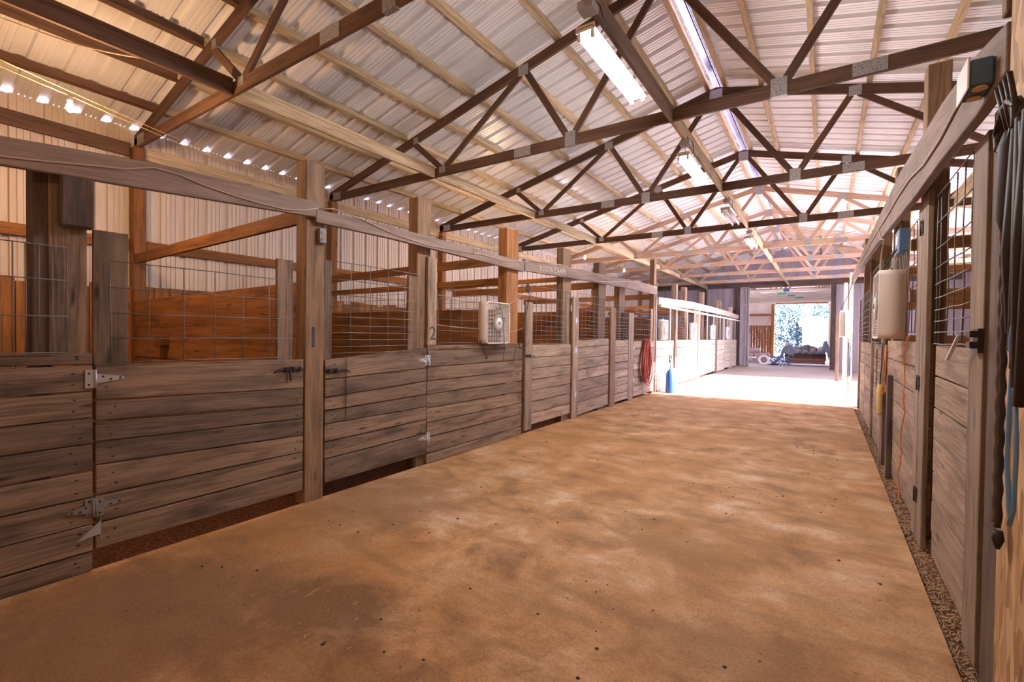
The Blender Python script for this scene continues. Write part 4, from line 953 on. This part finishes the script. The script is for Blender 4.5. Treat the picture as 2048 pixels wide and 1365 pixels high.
# trailer with reddish side boards under a tarpaulin, a feed bag pile and a white wheel
t = empty('wooden_trailer', (-.9, 29.6, 0), 'low reddish-brown wooden trailer loaded beneath a grey tarp', 'trailer')
MB().box(-1.75, .0, 28.9, 28.95, .12, .42, axis=0).build('side_board', wood('reddish_board', (.13,.05,.04), (.33,.15,.12)), t, bevel=.005)
MB().box(-1.75, .0, 28.9, 28.95, .43, .68, axis=0).build('side_board', Wdark, t, bevel=.005)
MB().box(-1.8, .05, 28.95, 30.8, .30, .62).build('bed', Wdark, t)
m = MB()
for k in range(5):
    q = .08 + random.random()*.16
    m.box(-1.7 + k*.34, -1.42 + k*.34, 29.02, 30.7, .62, .74 + q)
m.build('load', Mbag, t, bevel=.05)
def cloth(name, x0, x1, y0, y1, zf, matl, nx=40, ny=20):
    m = MB()
    for j in range(ny + 1):
        for i in range(nx + 1):
            x = x0 + (x1-x0)*i/nx; y = y0 + (y1-y0)*j/ny; m.v.append(Vector((x, y, zf(x, y))))
    for j in range(ny):
        for i in range(nx):
            a = j*(nx+1) + i; m.face([a, a+1, a+nx+2, a+nx+1], [(0,0)]*4, .5, True)
    return m
def zf(x, y):
    top = .98 + .07*math.sin(x*7 + 1) + .05*math.sin(x*19 + 3*math.sin(y*4)) + .03*math.sin(y*13 + x*4)
    if y < 29.35 and -1.35 < x < -.15: top = .70 + (y - 28.85) * .25 + .03*math.sin(x*21)
    if -.12 < x < .12: top += .22
    if x < -1.78: top = max(.05, top - (-1.78 - x) * 1.5 + .06*math.sin(x*23 + y*5))
    if x > .1: top = max(.05, top - (x - .1) * 1.7 + .07*math.sin(x*31 + y*4))
    if y < 29.0 and not (-1.35 < x < -.15): top *= .55 + .45 * (y - 28.75) / .25 + .06*math.sin(x*37)
    return max(.03, top)
tp = cloth('tarp', -2.6, .75, 28.75, 30.9, zf, Mtarp, 80, 24)
tp = tp.build('tarpaulin', Mtarp, loc=(-.9, 29.8, 0)); tag(tp, 'crumpled grey-blue tarpaulin draped over the wooden trailer', 'tarpaulin')
sd = tp.modifiers.new('solid', 'SOLIDIFY'); sd.thickness = .01
m = MB()
for k in range(9): m.tube([(-2.4 + .1*k + .1*math.sin(j*2 + k), 28.7 + .02*j, .05 + j*.09 + .03*math.sin(j*3+k)) for j in range(6)], .035, 6)
tag(m.build('tarp_bundle', Mboxblue, loc=(-2.1, 28.7, 0)), 'dark bunched tarp folds left of the wooden trailer', 'tarp')
t = empty('spare_wheel', (-2.75, 28.6, .25), 'white wheel rim lying left of tarp-covered trailer', 'wheel')
m = MB(); m.tube([(-2.75 + .22*math.cos(a), 28.6, .26 + .22*math.sin(a)) for a in [2*PI*q/24 for q in range(24)]], .06, 10, closed=True); m.build('tyre', Mpvc, t)
MB().lathe([(.10, -.02), (.12, .03)], (-2.75, 28.6, .26), 'Y', 20).build('hub', Wgate2, t)
for k, (x, z, lb) in enumerate(((-3.9, .0, 'bottom left'), (-3.1, .0, 'bottom right'), (-3.85, .30, 'middle left'), (-3.05, .28, 'middle right'), (-3.6, .58, 'top'))):
    m = MB(); m.box(x - .4, x + .36, 31.0, 31.6, z + .01, z + .26)
    o = m.build('feed_bag', Mbag, loc=(x, 31.3, z), bevel=.08); o.modifiers['bevel'].segments = 3
    tag(o, f'pinkish stacked feed bag beyond far doorway, {lb} of the pile', 'bag', 'feed bags beyond the far doorway')

# outdoors: trees and a white shed
def tree(x, y, h, r, n, label, seed):
    rnd = random.Random(seed); t = empty('leafy_tree', (x, y, -.15), label, 'tree', 'trees beyond the outer opening')
    MB().tube([(x, y, -.2), (x + .1, y, h*.3), (x - .1, y, h*.6)], [.28, .2, .1], 8).build('trunk', Mtrunk, t)
    m = MB(); cl = [(x + rnd.gauss(0, r*.5), y + rnd.gauss(0, r*.4), h*.55 + rnd.gauss(0, h*.2), rnd.uniform(.25, .5)*r) for _ in range(26)]
    for k in range(n):
        c = cl[rnd.randrange(26)]; v = Vector((rnd.gauss(0,1), rnd.gauss(0,1), rnd.gauss(0,1))).normalized() * c[3] * rnd.uniform(.7, 1)
        p = Vector(c[:3]) + v; s_ = rnd.uniform(.06, .16)
        a = Vector((rnd.gauss(0,1), rnd.gauss(0,1), rnd.gauss(0,1))).normalized(); b = a.orthogonal().normalized()
        q = len(m.v); m.v += [p - a*s_, p + b*s_*.6, p + a*s_, p - b*s_*.6]; m.face([q, q+1, q+2, q+3], [(0,0)]*4)
    m.build('foliage', Mleaf, t)
tree(-5.0, 57, 5.6, 2.4, 8000, 'leafy tree left in the outer opening', 1)
tree(-2.6, 60, 6.5, 2.6, 9000, 'leafy tree in middle of the outer opening', 2)
tree(.2, 66, 7.5, 3.0, 9000, 'leafy tree behind white shed in the outer opening', 3)
tree(-9.5, 62, 8.5, 3.2, 4000, 'leafy tree farthest left beyond the outer opening', 4)
tree(4.5, 64, 8.0, 3.0, 3000, 'leafy tree right of the white shed', 5)
t = empty('white_shed', (.9, 58, -.15), 'white shed with low roof outside the outer opening', 'shed')
MB().box(-2.0, 4.5, 57, 61, -.15, 2.6).build('walls', Mshed, t)
m = MB(); m.hexa([(-2.3, 56.7, 2.6), (4.8, 56.7, 2.6), (-2.3, 59, 3.7), (4.8, 59, 3.7), (-2.3, 56.7, 2.68), (4.8, 56.7, 2.68), (-2.3, 59, 3.78), (4.8, 59, 3.78)])
m.hexa([(-2.3, 59, 3.7), (4.8, 59, 3.7), (-2.3, 61.3, 2.6), (4.8, 61.3, 2.6), (-2.3, 59, 3.78), (4.8, 59, 3.78), (-2.3, 61.3, 2.68), (4.8, 61.3, 2.68)]); m.build('roof', Mshed, t)
for x in (-1.6, -.9, -.4, .3, 1.1, 1.7): MB().box(x, x + .35, 56.97, 57.0, 2.15, 2.4).build('vent', Mbox, t)
